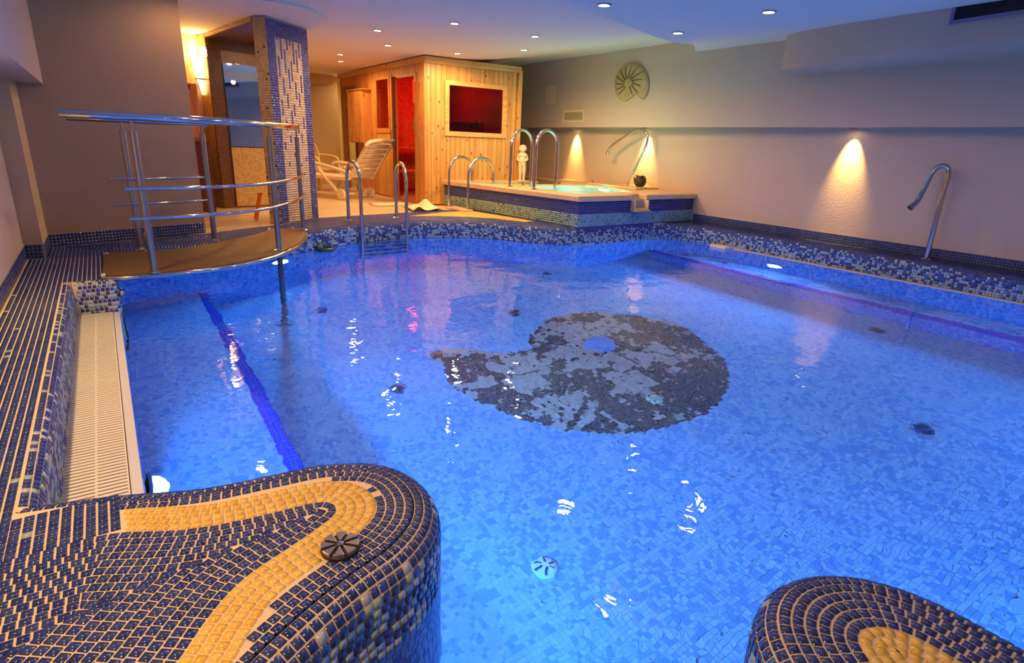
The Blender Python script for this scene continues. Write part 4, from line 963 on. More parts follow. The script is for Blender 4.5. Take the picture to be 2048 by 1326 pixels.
ch = MB().box((5.76, 5.50, 0.195), (6.02, 5.70, 0.215)).box((5.755, 5.50, 0.195), (5.775, 5.70, ZC0)).box((6.005, 5.50, 0.195), (6.025, 5.70, ZC0)).box((5.76, 5.68, 0.195), (6.02, 5.72, 0.34))
ch.build('spillway', M_cop, tub, bevel=0.006)
MB().box((5.74, 5.47, 0.175), (6.04, 5.57, 0.20)).build('spout_lip', mat('rough_sandstone', (206, 164, 116), 0.8, bump=(40, 0.8)), tub, bevel=0.01)
M_fall = glass_mat('falling_water', (0.90, 0.95, 1.0), 1.33, 0.05)
def fall_strand(x, wd, ph):
    V = []; F = []; n_ = 14
    for k in range(n_+1):
        t_ = k/n_; z = 0.20-0.43*t_; yy = 5.472-0.075*math.sqrt(t_)-0.01*math.sin(5*t_+ph); hw = wd*(1-0.35*t_+0.1*math.sin(7*t_+ph))
        V += [(x-hw, yy, z), (x+hw, yy, z), (x+hw*0.9, yy-0.006, z), (x-hw*0.9, yy-0.006, z)]
    for k in range(n_):
        for j in range(4): F.append((4*k+j, 4*k+(j+1) % 4, 4*k+4+(j+1) % 4, 4*k+4+j))
    F += [(0, 3, 2, 1), (4*n_, 4*n_+1, 4*n_+2, 4*n_+3)]
    return V, F
wf_ = MB()
for x, wd, ph in ((5.80, 0.022, 0.3), (5.87, 0.03, 1.4), (5.94, 0.018, 2.2), (5.985, 0.02, 3.6)): wf_.add(*fall_strand(x, wd, ph))
o = wf_.build('water_fall', M_fall, None, True); tag(o, 'thin veil of water falling from the stone spillway into the pool', 'water'); o['kind'] = 'stuff'
MB().box((6.58, 6.30, ZC1), (7.066, 7.42, ZC1+0.028)).build('raised_ledge', M_cop, tub, bevel=0.006)
for x, y in ((6.60, 7.30), (5.2, 7.3)):
    MB().lathe((x, y, ZC1+(0.028 if x > 6 else 0)), [(0.022, 0.0), (0.024, 0.012), (0.010, 0.022), (0.009, 0.04)], 14).build('air_valve', M_chrome, tub, True)
for loc, dr in (((5.145, 7.0, 0.27), (1, 0.0, 0)), ((5.9, 7.245, 0.25), (0, -1, 0)), ((6.50, 6.70, 0.25), (-1, 0.4, 0))):
    MB().lathe(loc, [(0.04, 0.0), (0.042, 0.01), (0.02, 0.014), (0.018, 0.004)], 16, Vector(dr).to_track_quat('Z', 'Y').to_matrix()).build('jet_nozzle', M_dark, tub, True)
# pot: bulbous dark carved vessel with knobbly rim
pot = thing('carved_pot', 'dark brown carved pot with knobbly rim on the ledge under the soffit spot', 'pot', (6.86, 6.50, ZC1+0.028))
M_pot = mat('dark_carved_clay', (62, 36, 18), 0.5, noise=(30, 0.6, (24, 16, 12)), bump=(45, 1.0))
V = []; F = []; prof = [(0.052, 0), (0.075, 0.025), (0.092, 0.065), (0.090, 0.10), (0.070, 0.125), (0.060, 0.135), (0.080, 0.155), (0.076, 0.16), (0.05, 0.135), (0.045, 0.06)]; n_ = 28
for r_, z_ in prof:
    for k in range(n_):
        t_ = 2*PI*k/n_; rr_ = r_*(1+0.07*math.sin(6*t_)*math.sin(z_*30)); zz_ = z_+(0.012*max(0, math.sin(5*t_)) if z_ > 0.14 else 0)
        V.append((6.86+rr_*math.cos(t_), 6.50+rr_*math.sin(t_), ZC1+0.028+zz_))
for i in range(len(prof)-1):
    for k in range(n_): F.append((i*n_+k, i*n_+(k+1) % n_, (i+1)*n_+(k+1) % n_, (i+1)*n_+k))
F.append(tuple(range(n_))[::-1]); F.append(tuple((len(prof)-1)*n_+k for k in range(n_)))
pyo('vessel', V, F, M_pot, pot, True)
for k in range(3):
    t_ = 0.6+2*PI*k/3; MB().tube([(6.86+0.07*math.cos(t_), 6.50+0.07*math.sin(t_), ZC1+0.15), (6.86+0.105*math.cos(t_), 6.50+0.105*math.sin(t_), ZC1+0.165), (6.86+0.10*math.cos(t_), 6.50+0.10*math.sin(t_), ZC1+0.12), (6.86+0.088*math.cos(t_), 6.50+0.088*math.sin(t_), ZC1+0.10)], 0.010, 8).build('lug', M_pot, pot, True)
# ------------------------------------------------------------------ statue of a standing child
def skin_figure(name, verts, edges, radii, m, parent, sub=2):
    me_ = bpy.data.meshes.new(name); me_.from_pydata(verts, edges, []); o_ = bpy.data.objects.new(name, me_); C.objects.link(o_)
    sk_ = o_.modifiers.new('skin', 'SKIN'); sk_.use_smooth_shade = True
    ly = me_.skin_vertices[0] if me_.skin_vertices else None
    if ly is None:
        bm = bmesh.new(); bm.from_mesh(me_); bm.verts.layers.skin.verify(); bm.to_mesh(me_); bm.free(); ly = me_.skin_vertices[0]
    for k, r_ in enumerate(radii): ly.data[k].radius = (r_, r_) if not isinstance(r_, tuple) else r_; ly.data[k].use_root = (k == 0)
    o_.modifiers.new('sub', 'SUBSURF').levels = sub; o_.modifiers['sub'].render_levels = sub
    dg = bpy.context.evaluated_depsgraph_get(); em = bpy.data.meshes.new_from_object(o_.evaluated_get(dg)); bpy.data.objects.remove(o_)
    em.name = name; ob = link(name, em, m, parent, True); return ob
st = thing('child_statue', 'small white statue of a standing child with arms folded on the belly', 'statue', (5.79, 8.17, ZC1))
M_st = mat('white_plaster_figure', (226, 208, 170), 0.7, bump=(60, 0.2))
H_ = 0.56
sv = [(0, 0, .50), (0, 0.005, .60), (0, 0.008, .70), (0, 0, .775), (0, 0, .815), (0, -.01, .89),      # pelvis, belly, chest, neck base, neck, head
      (.055, 0, .47), (.065, -.012, .27), (.060, .004, .06), (.065, -.045, .025),
      (-.050, .005, .47), (-.045, -.002, .27), (-.050, .012, .06), (-.052, -.04, .025),
      (.105, 0, .735), (.150, .012, .62), (.075, -.075, .575), (.030, -.092, .58),
      (-.105, 0, .735), (-.150, .012, .62), (-.075, -.078, .56), (-.030, -.095, .555)]
se = [(0, 1), (1, 2), (2, 3), (3, 4), (4, 5), (0, 6), (6, 7), (7, 8), (8, 9), (0, 10), (10, 11), (11, 12), (12, 13), (3, 14), (14, 15), (15, 16), (16, 17), (3, 18), (18, 19), (19, 20), (20, 21)]
sr = [.085, .088, .082, .055, .042, .06, .062, .045, .030, .026, .062, .045, .030, .026, .042, .034, .026, .022, .042, .034, .026, .022]
skin_figure('body', [tuple(c_*H_ for c_ in v) for v in sv], se, [r_*H_*1.28 for r_ in sr], M_st, st)
hd = bpy.data.meshes.new('head'); bm = bmesh.new(); bmesh.ops.create_uvsphere(bm, u_segments=28, v_segments=20, radius=1)
for v in bm.verts:
    x, y, z = v.co; f_ = 1.0
    r_x, r_y, r_z = .105, .112, .115
    y2 = y
    if y < 0:   # face side: brow, nose, cheeks, chin
        nose = math.exp(-((x/.16)**2+((z+.12)/.22)**2)); eye = math.exp(-(((abs(x)-.36)/.14)**2+((z-.08)/.12)**2)); mouth = math.exp(-((x/.22)**2+((z+.46)/.06)**2)); chin = math.exp(-((x/.3)**2+((z+.75)/.2)**2))
        y2 = y-0.20*nose+0.10*eye+0.06*mouth-0.10*chin
    else:       # curls
        y2 = y*(1+0.05*math.sin(9*x)*math.sin(9*z))
    v.co = Vector((x*r_x*(1-0.12*max(0, -z)), y2*r_y, z*r_z+.905))*H_
bm.to_mesh(hd); bm.free(); hdo = link('head', hd, M_st, st, True)
hair = MB()
for k in range(60):
    t_ = k*2.399; zz_ = 0.25+0.75*((k+.5)/60); rr_ = math.sqrt(max(0, 1-zz_*zz_)); x, y = rr_*math.cos(t_), rr_*math.sin(t_)
    if y < -0.55 and zz_ < 0.6: continue
    hair.lathe((x*.105*H_, y*.112*H_, (zz_*.115+.905)*H_), [(0.0005, -.012), (.009, -.006), (.011, 0), (.008, .007), (.0005, .010)], 7)
ho = MB(); ho.v = [(v[0]+5.79, v[1]+8.17, v[2]+ZC1) for v in hair.v]; ho.f = hair.f; ho.build('curly_hair', M_st, st, True)
for s_ in (-1, 1):
    MB().lathe((5.79+s_*.103*H_, 8.17, ZC1+.90*H_), [(0.0005, -.012), (.010, -.004), (.011, .003), (.004, .010)], 10).build('ear', M_st, st, True)
pl_ = MB().lathe((5.79, 8.165, ZC1), [(.075, 0), (.08, .006), (.072, .016), (.001, .017)], 24); pl_.build('plinth', M_st, st, True)
st.location.z = ZC1
st.rotation_euler = (0, 0, math.radians(-32))
# ------------------------------------------------------------------ wall fittings
def wall_vent(x, y0, y1, z0, z1, ns, label, m, dark, depth=0.012, ax='x'):
    t = thing('wall_vent', label, 'vent', (x, (y0+y1)/2, z0))
    b = 0.022*(y1-y0)/0.5+0.012
    for nm, a_, c_ in (('frame', (x-depth, y0, z0), (x, y1, z0+b)), ('frame', (x-depth, y0, z1-b), (x, y1, z1)), ('frame', (x-depth, y0, z0+b), (x, y0+b, z1-b)), ('frame', (x-depth, y1-b, z0+b), (x, y1, z1-b))): MB().box(a_, c_).build(nm, m, t, bevel=0.002)
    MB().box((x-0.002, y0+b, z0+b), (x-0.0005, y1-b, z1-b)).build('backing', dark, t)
    h_ = (z1-z0-2*b)/ns
    for k in range(ns): MB().bar((x-depth*0.55, y0+b, z0+b+(k+.5)*h_), (x-depth*0.55, y1-b, z0+b+(k+.5)*h_), depth*0.8, h_*0.45, (0.6, 0, 1)).build('slat', m, t)
    return t
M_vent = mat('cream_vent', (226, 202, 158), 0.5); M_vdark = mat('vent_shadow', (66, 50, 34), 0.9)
wall_vent(XU, 7.88, 8.44, 1.37, 1.57, 8, 'small cream louvred vent on the right wall above the soffit line', M_vent, M_vdark)
ac = thing('access_panel', 'plain cream access panel on the wall right of the sauna', 'panel', (XU, 8.83, 1.7)); MB().box((XU-0.006, 8.69, 1.685), (XU, 8.97, 1.985)).build('frame', M_vent, ac, bevel=0.002); MB().box((XU-0.010, 8.71, 1.705), (XU-0.006, 8.95, 1.965)).build('door', mat('cream_panel', (222, 196, 160), 0.5), ac, bevel=0.002)
# big grille on the bulkhead face
gd = np.array([5.80, 1.8])-np.array([6.02, 3.23]); gd /= np.linalg.norm(gd); gn = np.array([gd[1], -gd[0]])
if gn[0] > 0: gn = -gn
g0 = np.array([5.86, 2.33])+gn*0.004; bgx = thing('air_grille', 'large dark framed air grille on the curved bulkhead at top right', 'vent', (g0[0], g0[1], 2.0))
def gp(s_, z, off): p = g0+gd*s_+gn*off; return (p[0], p[1], z)
M_gf = mat('violet_grey_frame', (120, 112, 140), 0.5); M_gd = mat('grille_dark', (24, 24, 26), 0.7)
gz0, gz1, gl = 2.045, 2.17, 1.3
MB().bar(gp(0, gz0, .006), gp(gl, gz0, .006), .02, .026).build('frame', M_gf, bgx); MB().bar(gp(0, gz1, .006), gp(gl, gz1, .006), .02, .026).build('frame', M_gf, bgx)
MB().bar(gp(0, gz0-.013, .006), gp(0, gz1+.013, .006), .026, .02, (gn[0], gn[1], 0)).build('frame', M_gf, bgx); MB().bar(gp(gl, gz0-.013, .006), gp(gl, gz1+.013, .006), .026, .02, (gn[0], gn[1], 0)).build('frame', M_gf, bgx)
MB().bar(gp(0, (gz0+gz1)/2, -.002), gp(gl, (gz0+gz1)/2, -.002), .004, gz1-gz0).build('backing', M_gd, bgx)
for k in range(12): z = gz0+.02+k*(gz1-gz0-.03)/12; MB().bar(gp(.012, z, .004), gp(gl-.012, z, .004), .010, .004).build('slat', M_gd, bgx)
# ammonite plaque on the right wall
AX = XU; am = thing('ammonite_plaque', 'round stone ammonite plaque with carved ribs on the right wall', 'wall art', (AX, 6.82, 1.93))
pl2 = [(7.19, 1.95), (7.17, 2.05), (7.09, 2.14), (6.97, 2.20), (6.84, 2.21), (6.71, 2.18), (6.60, 2.11), (6.51, 2.01), (6.465, 1.89), (6.47, 1.78), (6.53, 1.69), (6.58, 1.672), (6.63, 1.72), (6.68, 1.755), (6.74, 1.765), (6.80, 1.72), (6.87, 1.675), (6.97, 1.665), (7.07, 1.70), (7.15, 1.79), (7.185, 1.87)]
M_am = mat('olive_stone', (190, 160, 104), 0.6, noise=(9, 0.6, (166, 140, 92)), bump=(40, 0.3)); M_amd = mat('rib_groove', (84, 74, 52), 0.8)
ps_ = smooth_poly(pl2, 1); n_ = len(ps_); cy, cz = 6.86, 1.93
V = [(AX-0.004, p[0], p[1]) for p in ps_]+[(AX-0.030, cy+(p[0]-cy)*0.97, cz+(p[1]-cz)*0.97) for p in ps_]+[(AX-0.045, cy+(p[0]-cy)*0.75, cz+(p[1]-cz)*0.75) for p in ps_]+[(AX-0.034, cy, cz)]
F = [(i, (i+1) % n_, n_+(i+1) % n_, n_+i) for i in range(n_)]+[(n_+i, n_+(i+1) % n_, 2*n_+(i+1) % n_, 2*n_+i) for i in range(n_)]+[(2*n_+i, 2*n_+(i+1) % n_, 3*n_) for i in range(n_)]+[tuple(range(n_))[::-1]]
pyo('shell', V, F, M_am, am, True)
for k in range(13):
    t_ = -0.95+k*(2*PI-1.25)/12+PI*0.0; r0_, r1_ = 0.08, 0.36
    P_ = []
    for s_ in np.linspace(0, 1, 7):
        rr_ = r0_+(r1_-r0_)*s_; a_ = t_+0.22*s_; yy_, zz_ = cy+0.02+rr_*math.cos(a_)*0.96, cz-0.01+rr_*math.sin(a_)*0.80
        if inside([( (p[0]-cy)*0.96+cy, (p[1]-cz)*0.96+cz) for p in ps_], np.array([yy_]), np.array([zz_]))[0]: P_.append((AX-0.0465+0.014*max(0, s_-0.6)/0.4, yy_, zz_))
    if len(P_) > 2: MB().tube(P_, 0.006, 6).build('rib', M_amd, am, True)
MB().lathe((AX-0.036, cy-0.03, cz-0.02), [(0.055, 0.0), (0.05, 0.010), (0.03, 0.016), (0.001, 0.018)], 20, Vector((-1, 0, 0)).to_track_quat('Z', 'Y').to_matrix()).build('centre_boss', M_am, am, True)
# ------------------------------------------------------------------ pool fittings under water
M_jet = mat('clear_ribbed_plastic', (226, 234, 190), 0.15, coat=0.5)
M_jetd = mat('blue_grey_fitting', (52, 66, 110), 0.4)
def jet(x, y, z, label, m, r=0.075):
    t = thing('floor_inlet', label, 'pool fitting', (x, y, z), 'round inlets in the pool floor')
    MB().lathe((x, y, z+0.001), [(r, 0.0), (r*1.0, 0.008), (r*0.85, 0.018), (r*0.5, 0.024), (0.001, 0.026)], 24).build('cap', m, t, True)
    for k in range(6):
        a_ = k*PI/3; MB().bar((x+r*.35*math.cos(a_), y+r*.35*math.sin(a_), z+.025), (x+r*.8*math.cos(a_), y+r*.8*math.sin(a_), z+.020), .010, .008).build('slot_rib', M_jetd if m is M_jet else M_dark, t)
for x, y, l_, m_ in ((1.559, 3.661, 'dark floor inlet in the clear blue left of the ammonite tip', M_jetd), (1.539, 5.386, 'small dark floor inlet right of the bridge support pole', M_jetd), (3.167, 4.501, 'small dark floor inlet behind the ammonite top edge', M_jetd), (4.241, 1.273, 'dark floor inlet alone at the right near the bottom right platform', M_jetd), (3.109, 2.577, 'pale floor inlet inside the lower part of the ammonite mosaic', M_jet), (1.516, 1.793, 'pale shiny floor inlet nearest the camera beside the platform tip', M_jet), (5.807, 2.301, 'faint floor inlet near the right bench step', M_jetd), (4.346, 5.495, 'faint floor inlet below the hot tub corner', M_jetd)):
    jet(x, y, ZF, l_, m_, 0.06 if m_ is M_jet else 0.055)
for x, y, l_ in ((6.495, 4.55, 'nearer of two dark fittings on the right underwater bench'), (6.43, 5.108, 'farther of two dark fittings on the right underwater bench')): jet(x, y, ZB, l_, M_jetd, 0.05)
o = MB().lathe((3.386, 3.482, ZF+0.001), [(0.15, 0), (0.15, 0.010), (0.14, 0.016), (0.001, 0.017)], 40).build('drain_cover', mat('blue_disc', (96, 150, 214), 0.35), None, True); tag(o, 'round plain blue drain cover at the heart of the ammonite mosaic', 'cover')
fl_ = thing('ring_float', 'dark green oval float resting on the water below the bridge end', 'float', (1.90, 6.36, W))
MB().tube([(1.90+0.085*math.cos(t_), 6.36+0.085*math.sin(t_), W+0.012) for t_ in np.linspace(0, 2*PI, 24, endpoint=False)], 0.024, 10, False, True).build('ring', mat('dark_green_rubber', (30, 56, 58), 0.3), fl_, True)
MB().lathe((1.90, 6.36, W), [(0.075, 0.0), (0.075, 0.012), (0.001, 0.014)], 20).build('disc', M_dark, fl_, True)
# steel fan-slotted fitting on the near platform
cp = thing('deck_outlet', 'round steel outlet cap with eight blades on the near mosaic platform', 'pool fitting', (0.341, 1.213, 0))
cx, cy_ = 0.352, 1.205
MB().lathe((cx, cy_, 0.002), [(0.047, 0.0), (0.047, 0.006), (0.043, 0.010), (0.001, 0.010)], 32).build('base', M_dark, cp, True)
for k in range(8):
    a0, a1 = k*PI/4+0.10, (k+1)*PI/4-0.10; P_ = [(cx+0.009*math.cos((a0+a1)/2), cy_+0.009*math.sin((a0+a1)/2))]+[(cx+0.046*math.cos(t_), cy_+0.046*math.sin(t_)) for t_ in np.linspace(a0, a1, 6)]
    MB().prism(P_, 0.010, 0.019, None).build('blade', mat('dark_fan_steel', (186, 168, 146), 0.3, metal=1.0), cp, bevel=0.0015)
MB().lathe((cx, cy_, 0.012), [(0.009, 0), (0.009, 0.007), (0.002, 0.010)], 16).build('screw', M_chrome, cp, True)
# ------------------------------------------------------------------ sauna cabin
M_pine = wood_mat('knotty_pine', (214, 164, 88), (190, 132, 60)); M_pine2 = wood_mat('knotty_pine_trim', (220, 170, 96), (196, 140, 70), axis=0); M_pineY = wood_mat('orange_pine', (206, 142, 72), (176, 110, 48)); M_pineh = wood_mat('pine_beam', (214, 162, 90), (190, 132, 66), axis=1)
M_smoke = glass_mat('smoked_sauna_glass', (0.40, 0.24, 0.18), 1.5, 0.02); M_smoke2 = glass_mat('amber_side_glass', (0.80, 0.55, 0.38), 1.3, 0.02)
SX, SY, SZ = 4.12, 8.40, 2.06
sa = thing('sauna_cabin', 'knotty pine sauna cabin glowing red behind its windows', 'sauna', (SX, SY, 0))
SW = 5.77; slope = -0.06
pw_ = 0.0825
def fy(x): return SY+(x-SX)*slope
def plank_f(x, z0, z1):
    MB().obox(((x+pw_/2), fy(x+pw_/2)+0.010, (z0+z1)/2), (pw_/2-0.0022, (pw_/2-0.0022)*slope, 0), (0, 0.009, 0), (0, 0, (z1-z0)/2)).build('plank', M_pine, sa, bevel=0.0025)
x = SX+0.02
while x+pw_ <= SW+0.01:
    if x+pw_ > 4.50 and x < 5.46: plank_f(x, 0.02, 1.075); plank_f(x, 1.83, SZ)
    else: plank_f(x, 0.02, SZ)
    x += pw_
# window frame
for nm, a_, b_ in (('window_frame', (4.44, 1.055), (5.53, 1.125)), ('window_frame', (4.44, 1.785), (5.53, 1.855)), ('window_frame', (4.44, 1.125), (4.515, 1.785)), ('window_frame', (5.455, 1.125), (5.53, 1.785))):
    xm = (a_[0]+b_[0])/2; MB().obox((xm, fy(xm)-0.012, (a_[1]+b_[1])/2), ((b_[0]-a_[0])/2, (b_[0]-a_[0])/2*slope, 0), (0, 0.015, 0), (0, 0, (b_[1]-a_[1])/2)).build(nm, M_pine2, sa, bevel=0.004)
MB().obox((4.985, fy(4.985)+0.008, 1.455), (0.47, 0.47*slope, 0), (0, 0.003, 0), (0, 0, 0.33)).build('window_glass', M_smoke, sa)
MB().obox(((SX+SW)/2, fy((SX+SW)/2)-0.008, 2.105), ((SW-SX)/2+0.01, ((SW-SX)/2+0.01)*slope, 0), (0, 0.018, 0), (0, 0, 0.045)).build('fascia', M_pine2, sa, bevel=0.004)
MB().obox((SW, fy(SW)+0.005, 1.05), (0.035, 0, 0), (0, 0.03, 0), (0, 0, 1.05)).build('corner_post', M_pine, sa, bevel=0.004)
MB().box((SX-0.012, SY-0.012, 0), (SX+0.035, SY+0.05, SZ)).build('corner_post', M_pineY, sa, bevel=0.004)
# left face planks (plane x = SX)
def plank_l(y, z0, z1, m=M_pineY, wd=pw_): MB().box((SX, y+0.002, z0), (SX+0.018, y+wd-0.002, z1)).build('plank', m, sa, bevel=0.0025)
y = SY+0.05
while y < 8.66: plank_l(y, 0.02, SZ); y += pw_
def yr(y0, y1):
    y = y0
    while y < y1-0.02: yield y, min(pw_, y1-y); y += pw_
for y, wd in yr(8.70, 9.47): plank_l(y, 1.93, SZ, wd=wd)
for y, wd in yr(9.47, 9.72): plank_l(y, 0.02, SZ, wd=wd)
for y, wd in yr(9.72, 10.30): plank_l(y, 0.02, 1.13, M_pine, wd); plank_l(y, 1.95, SZ, wd=wd)
for y, wd in yr(10.30, 11.32): plank_l(y, 0.02, SZ, wd=wd)
for y, wd in yr(11.32, 11.95): plank_l(y, 1.88, SZ, wd=wd)
plank_l(11.95, 0.0, SZ, wd=0.20)
MB().box((SX-0.014, SY-0.02, SZ), (SX+0.03, 12.25, 2.15)).build('fascia', M_pineh, sa, bevel=0.004)
for a_, b_ in (((SX-0.015, 9.70, 1.07), (SX+0.01, 10.32, 1.15)), ((SX-0.015, 9.70, 1.92), (SX+0.01, 10.32, 1.96)), ((SX-0.015, 10.26, 1.15), (SX+0.01, 10.32, 1.92)), ((SX-0.015, 9.70, 1.15), (SX+0.01, 9.74, 1.92))): MB().box(a_, b_).build('window_frame', M_pineY, sa, bevel=0.003)
MB().box((SX+0.004, 9.74, 1.15), (SX+0.009, 10.26, 1.92)).build('window_glass', M_smoke2, sa)
for a_, b_ in (((SX-0.02, 8.66, 0), (SX+0.03, 8.72, 1.95)), ((SX-0.02, 9.45, 0), (SX+0.03, 9.50, 1.95)), ((SX-0.02, 8.72, 1.90), (SX+0.03, 9.45, 1.95)), ((SX-0.03, 8.68, 0), (SX+0.03, 9.48, 0.035))): MB().box(a_, b_).build('door_frame', M_pineY, sa, bevel=0.003)
dr_ = bpy.data.objects.new('glass_door', None); C.objects.link(dr_); dr_.parent = sa; hx, hy = 4.09, 9.44; ex, ey = 3.80, 8.86
def wb(mb): mb.v = [(v[0]-SX, v[1]-SY, v[2]) for v in mb.v]; return mb
wb(MB().bar((hx, hy, 0.975), (ex, ey, 0.975), 0.008, 1.87)).build('door_pane', glass_mat('brown_door_glass', (0.20, 0.09, 0.05), 1.5, 0.02), dr_)
wb(MB().bar((hx, hy, 0.975), (hx-0.03, hy-0.06, 0.975), 0.03, 1.90)).build('hinge_stile', wood_mat('dark_stile', (120, 64, 30), (88, 44, 20)), dr_)
wb(MB().tube([(ex+0.03, ey+0.02, 0.95), (ex-0.01, ey+0.045, 0.97), (ex-0.01, ey+0.045, 1.10), (ex+0.03, ey+0.02, 1.12)], 0.010, 8)).build('handle', M_steel, dr_)
# interior
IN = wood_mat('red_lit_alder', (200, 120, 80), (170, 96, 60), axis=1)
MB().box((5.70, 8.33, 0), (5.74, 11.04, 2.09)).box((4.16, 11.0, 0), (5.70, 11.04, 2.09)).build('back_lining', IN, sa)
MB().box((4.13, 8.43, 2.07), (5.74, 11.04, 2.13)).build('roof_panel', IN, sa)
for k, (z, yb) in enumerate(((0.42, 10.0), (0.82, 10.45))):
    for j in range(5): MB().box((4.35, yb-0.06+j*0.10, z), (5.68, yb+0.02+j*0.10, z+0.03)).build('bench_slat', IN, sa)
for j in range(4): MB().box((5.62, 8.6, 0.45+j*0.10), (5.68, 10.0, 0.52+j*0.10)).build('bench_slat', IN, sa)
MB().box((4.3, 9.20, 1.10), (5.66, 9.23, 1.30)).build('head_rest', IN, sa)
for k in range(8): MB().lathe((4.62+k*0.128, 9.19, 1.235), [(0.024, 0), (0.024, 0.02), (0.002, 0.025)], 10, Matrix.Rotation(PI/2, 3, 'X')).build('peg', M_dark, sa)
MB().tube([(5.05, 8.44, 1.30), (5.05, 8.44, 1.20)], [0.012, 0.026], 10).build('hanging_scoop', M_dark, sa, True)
rl = bpy.data.lights.new('sauna_lamp', 'POINT'); rl.energy = P_SAUNA; rl.color = (1.0, 0.03, 0.01); rl.shadow_soft_size = 0.12; ro = bpy.data.objects.new('sauna_lamp', rl); C.objects.link(ro); ro.location = (5.2, 9.8, 1.75)
area('sauna_lamp', (4.7, 9.9, 1.98), 0.4, P_SAUNA*0.4, (1.0, 0.04, 0.01), (0.1, -0.2, -1))
hb = MB().box((4.35, 9.0, 1.55), (4.42, 9.3, 1.90)); hb.build('red_lamp_box', mat('red_lamp_glass', (255, 40, 20), 0.5, emit=((1.0, 0.02, 0.005), 2.5)), sa)
# wall cupboard on the cabin's side
cu = thing('wall_cupboard', 'pine wall cupboard hanging on the sauna side left of its small window', 'cupboard', (SX-0.16, 10.9, 0.88))
MB().box((SX-0.16, 10.54, 0.885), (SX, 11.25, 1.78)).build('body', M_pineY, cu, bevel=0.004)
MB().box((SX-0.178, 10.56, 0.90), (SX-0.16, 10.895, 1.765)).build('door', M_pineY, cu, bevel=0.003); MB().box((SX-0.178, 10.90, 0.90), (SX-0.16, 11.235, 1.765)).build('door', M_pineY, cu, bevel=0.003)
MB().box((SX-0.19, 10.50, 1.78), (SX, 11.29, 1.80)).build('top_board', M_pineY, cu)
# doorway to a bright room further back
dw = struct(bpy.data.objects.new('door_1', None)); C.objects.link(dw)
for a_, b_ in (((SX-0.03, 11.28, 0), (SX+0.05, 11.35, 1.90)), ((SX-0.03, 11.90, 0), (SX+0.05, 11.98, 1.90)), ((SX-0.03, 11.35, 1.84), (SX+0.05, 11.90, 1.90))): MB().box(a_, b_).build('door_frame', wood_mat('brown_frame', (150, 84, 34), (120, 64, 26)), dw, bevel=0.003)
bw = struct(MB().box((5.3, 11.1, 0), (5.4, 14.0, 2.4)).box((4.2, 13.9, 0), (5.3, 14.0, 2.4)).box((4.16, 11.06, 0), (5.4, 11.12, 2.4)).build('wall_side_room', mat('bright_yellow_paint', (244, 216, 140), 0.8)))
area('lamp_light', (4.8, 12.6, 2.1), 0.3, 14, (1.0, 0.80, 0.45), (0, 0, -1))
bx = thing('wall_box', 'brown wooden box hanging in the bright doorway behind the lounger', 'box', (4.5, 12.3, 1.1)); MB().box((4.62, 12.3, 1.10), (5.28, 12.75, 1.50)).build('body', M_pineY, bx, bevel=0.004); MB().box((4.60, 12.28, 1.50), (5.29, 12.77, 1.52)).build('lid', M_pineY, bx)
# ------------------------------------------------------------------ lounger
M_lw = mat('ivory_plastic', (228, 206, 166), 0.4)
lo_ = thing('sun_lounger', 'ivory plastic sun lounger with raised slatted back and wheels by the sauna', 'lounger', (3.35, 9.35, 0))
# local frame: a = along the lounger (feet direction), b = across
LA = np.array([-0.46, 0.89]); LA /= np.linalg.norm(LA); LBv = np.array([LA[1], -LA[0]]); O_ = np.array([3.50, 9.50])
def lp_(a, b, z): p = O_+LA*a+LBv*b; return (p[0], p[1], z)
def lbar(a0, b0, z0, a1, b1, z1, w_, h_, nm, m=M_lw, up=(0, 0, 1)): return MB().bar(lp_(a0, b0, z0), lp_(a1, b1, z1), w_, h_, up).build(nm, m, lo_, bevel=0.006)
for b in (-0.30, 0.30):
    lbar(-0.02, b, 0.34, 1.30, b, 0.34, 0.035, 0.05, 'side_rail')
    lbar(0.0, b*0.93, 0.34, -0.42, b*0.93, 0.90, 0.03, 0.05, 'back_rail', up=(0, 0, 1))
    lbar(0.72, b*1.05, 0.50, 0.86, b*1.05, 0.0, 0.035, 0.055, 'leg', up=(1, 0, 0)); lbar(0.66, b*1.05, 0.50, 0.20, b*1.05, 0.10, 0.035, 0.055, 'leg', up=(1, 0, 0))
    lbar(0.86, b*1.05, 0.09, 0.10, b*1.05, 0.09, 0.03, 0.04, 'foot_rail')
    MB().tube(spline([lp_(0.95, b*1.1, 0.52), lp_(0.85, b*1.1, 0.56), lp_(0.6, b*1.1, 0.55), lp_(0.28, b*1.1, 0.50), lp_(0.02, b*1.1, 0.45)]), 0.026, 10).build('armrest', M_lw, lo_, True)
    c_ = lp_(0.12, b*1.15, 0.09); Mw = Vector((LBv[0], LBv[1], 0)).to_track_quat('Z', 'Y').to_matrix()
    MB().lathe(c_, [(0.02, -0.028), (0.080, -0.024), (0.09, -0.012), (0.09, 0.012), (0.080, 0.024), (0.02, 0.028)], 24, Mw).build('wheel', M_lw, lo_, True)
MB().tube([lp_(0.12, -0.34, 0.09), lp_(0.12, 0.34, 0.09)], 0.014, 8).build('axle', M_lw, lo_, True)
for k in range(9): lbar(0.10+k*0.135, -0.28, 0.355, 0.10+k*0.135, 0.28, 0.355, 0.105, 0.014, 'seat_slat')
for k in range(7):
    t_ = (k+0.55)/7.3; lbar(-0.42*t_, -0.265, 0.34+0.56*t_+0.01, -0.42*t_, 0.265, 0.34+0.56*t_+0.01, 0.078, 0.014, 'back_slat', up=(0.56*LA[0], 0.56*LA[1], 0.42))
MB().tube(spline([lp_(-0.40, -0.31, 0.86), lp_(-0.45, -0.28, 0.92), lp_(-0.47, 0, 0.955), lp_(-0.45, 0.28, 0.92), lp_(-0.40, 0.31, 0.86)]), 0.028, 10).build('head_rail', M_lw, lo_, True)
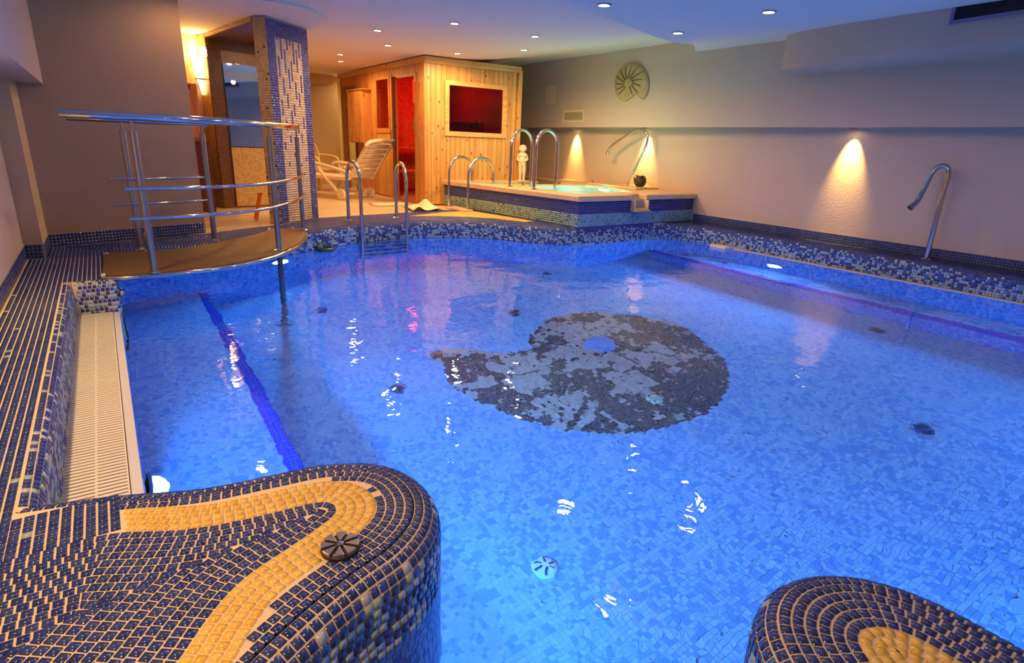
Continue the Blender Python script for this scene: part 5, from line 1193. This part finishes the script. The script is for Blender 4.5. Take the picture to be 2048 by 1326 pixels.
# ------------------------------------------------------------------ garden chair
M_gc = mat('cream_plastic_chair', (222, 196, 124), 0.45)
gc = thing('garden_chair', 'cream plastic garden chair with fan pattern back against the back wall', 'chair', (3.32, 11.10, 0))
gO = np.array([3.32, 11.10]); ga = np.array([0.55, -0.84]); ga /= np.linalg.norm(ga); gb = np.array([-ga[1], ga[0]])
def gq(f, s_, z): p = gO+ga*f+gb*s_; return (p[0], p[1], z)
for s_ in (-1, 1):
    MB().tube([gq(0.20, 0.24*s_, 0.0), gq(0.17, 0.22*s_, 0.40)], [0.016, 0.026], 10).build('leg', M_gc, gc, True)
    MB().tube([gq(-0.27, 0.23*s_, 0.0), gq(-0.20, 0.20*s_, 0.42)], [0.016, 0.026], 10).build('leg', M_gc, gc, True)
    MB().tube(spline([gq(0.22, 0.25*s_, 0.40), gq(0.22, 0.27*s_, 0.58), gq(0.10, 0.28*s_, 0.64), gq(-0.14, 0.27*s_, 0.65), gq(-0.25, 0.23*s_, 0.66)]), 0.018, 10).build('armrest', M_gc, gc, True)
sp_ = [tuple(gq(f, s_, 0)[:2]) for f, s_ in ((0.24, -0.20), (0.25, 0.20), (0.18, 0.24), (-0.20, 0.21), (-0.23, 0), (-0.20, -0.21), (0.18, -0.24))]
MB().prism([tuple(p) for p in smooth_poly(sp_, 1)], 0.40, 0.425).build('seat', M_gc, gc, True)
hoop = [gq(-0.20-0.10*z, s_, 0.42+z) for s_, z in ((-0.21, 0.0), (-0.235, 0.15), (-0.235, 0.27), (-0.19, 0.38), (-0.10, 0.445), (0, 0.465), (0.10, 0.445), (0.19, 0.38), (0.235, 0.27), (0.235, 0.15), (0.21, 0.0))]
MB().tube(spline(hoop), 0.019, 10).build('back_hoop', M_gc, gc, True)
MB().tube([gq(-0.20-0.01, 0, 0.42), gq(-0.245, 0, 0.86)], 0.012, 8).build('back_spine', M_gc, gc, True)
for k in range(9):
    z0 = 0.02+k*0.042
    for s_ in (-1, 1): MB().tube([gq(-0.21-0.1*z0, 0, 0.42+z0), gq(-0.21-0.1*(z0+0.06), 0.10*s_, 0.42+z0+0.055), gq(-0.21-0.1*(z0+0.07), 0.195*s_*(1 if k < 6 else 0.85-0.13*(k-6)), 0.42+z0+0.075)], 0.0065, 6).build('back_rib', M_gc, gc)
# ------------------------------------------------------------------ towel and bath mat
M_tow = mat('ivory_towel', (238, 214, 168), 0.95, bump=(160, 0.6))
def cloth(name, ring_c, ux, uy, nx, ny, hf, m, label, cat):
    V = []; F = []
    for i in range(nx+1):
        for j in range(ny+1):
            a_, b_ = i/nx, j/ny; p = np.array(ring_c)+np.array(ux)*a_+np.array(uy)*b_; V.append((p[0], p[1], 0.008+hf(a_, b_)))
    for i in range(nx):
        for j in range(ny): k = i*(ny+1)+j; F.append((k, k+ny+1, k+ny+2, k+1))
    o_ = pyo(name, V, F, m, None, True)
    if o_.data.polygons[0].normal.z < 0: o_.data.flip_normals()
    s_ = o_.modifiers.new('thick', 'SOLIDIFY'); s_.thickness = 0.008; s_.offset = -1 if False else 1; tag(o_, label, cat); return o_
cloth('towel', (3.54, 7.62), (0.54, 0.10), (0.12, 0.62), 24, 24, lambda a, b: 0.10*math.exp(-((a-0.62)/0.16)**2-((b-0.55)/0.30)**2)+0.05*math.exp(-((a-0.2)/0.12)**2-((b-0.2)/0.35)**2)*(1-b)+0.012*(1+math.sin(9*a+4*b)), M_tow, 'crumpled ivory towel on the floor before the hot tub steps', 'towel')
cloth('bath_mat', (3.30, 8.42), (0.60, 0.06), (0.05, 0.42), 4, 4, lambda a, b: 0.0, M_tow, 'flat ivory bath mat on the floor in front of the sauna door', 'mat')
st_ = thing('stone_step', 'small sand stone step at the foot of the stair handrails', 'step', (4.25, 7.85, 0)); MB().box((4.25, 7.48, 0.001), (4.45, 8.02, 0.028)).build('slab', M_cop, st_, bevel=0.006)
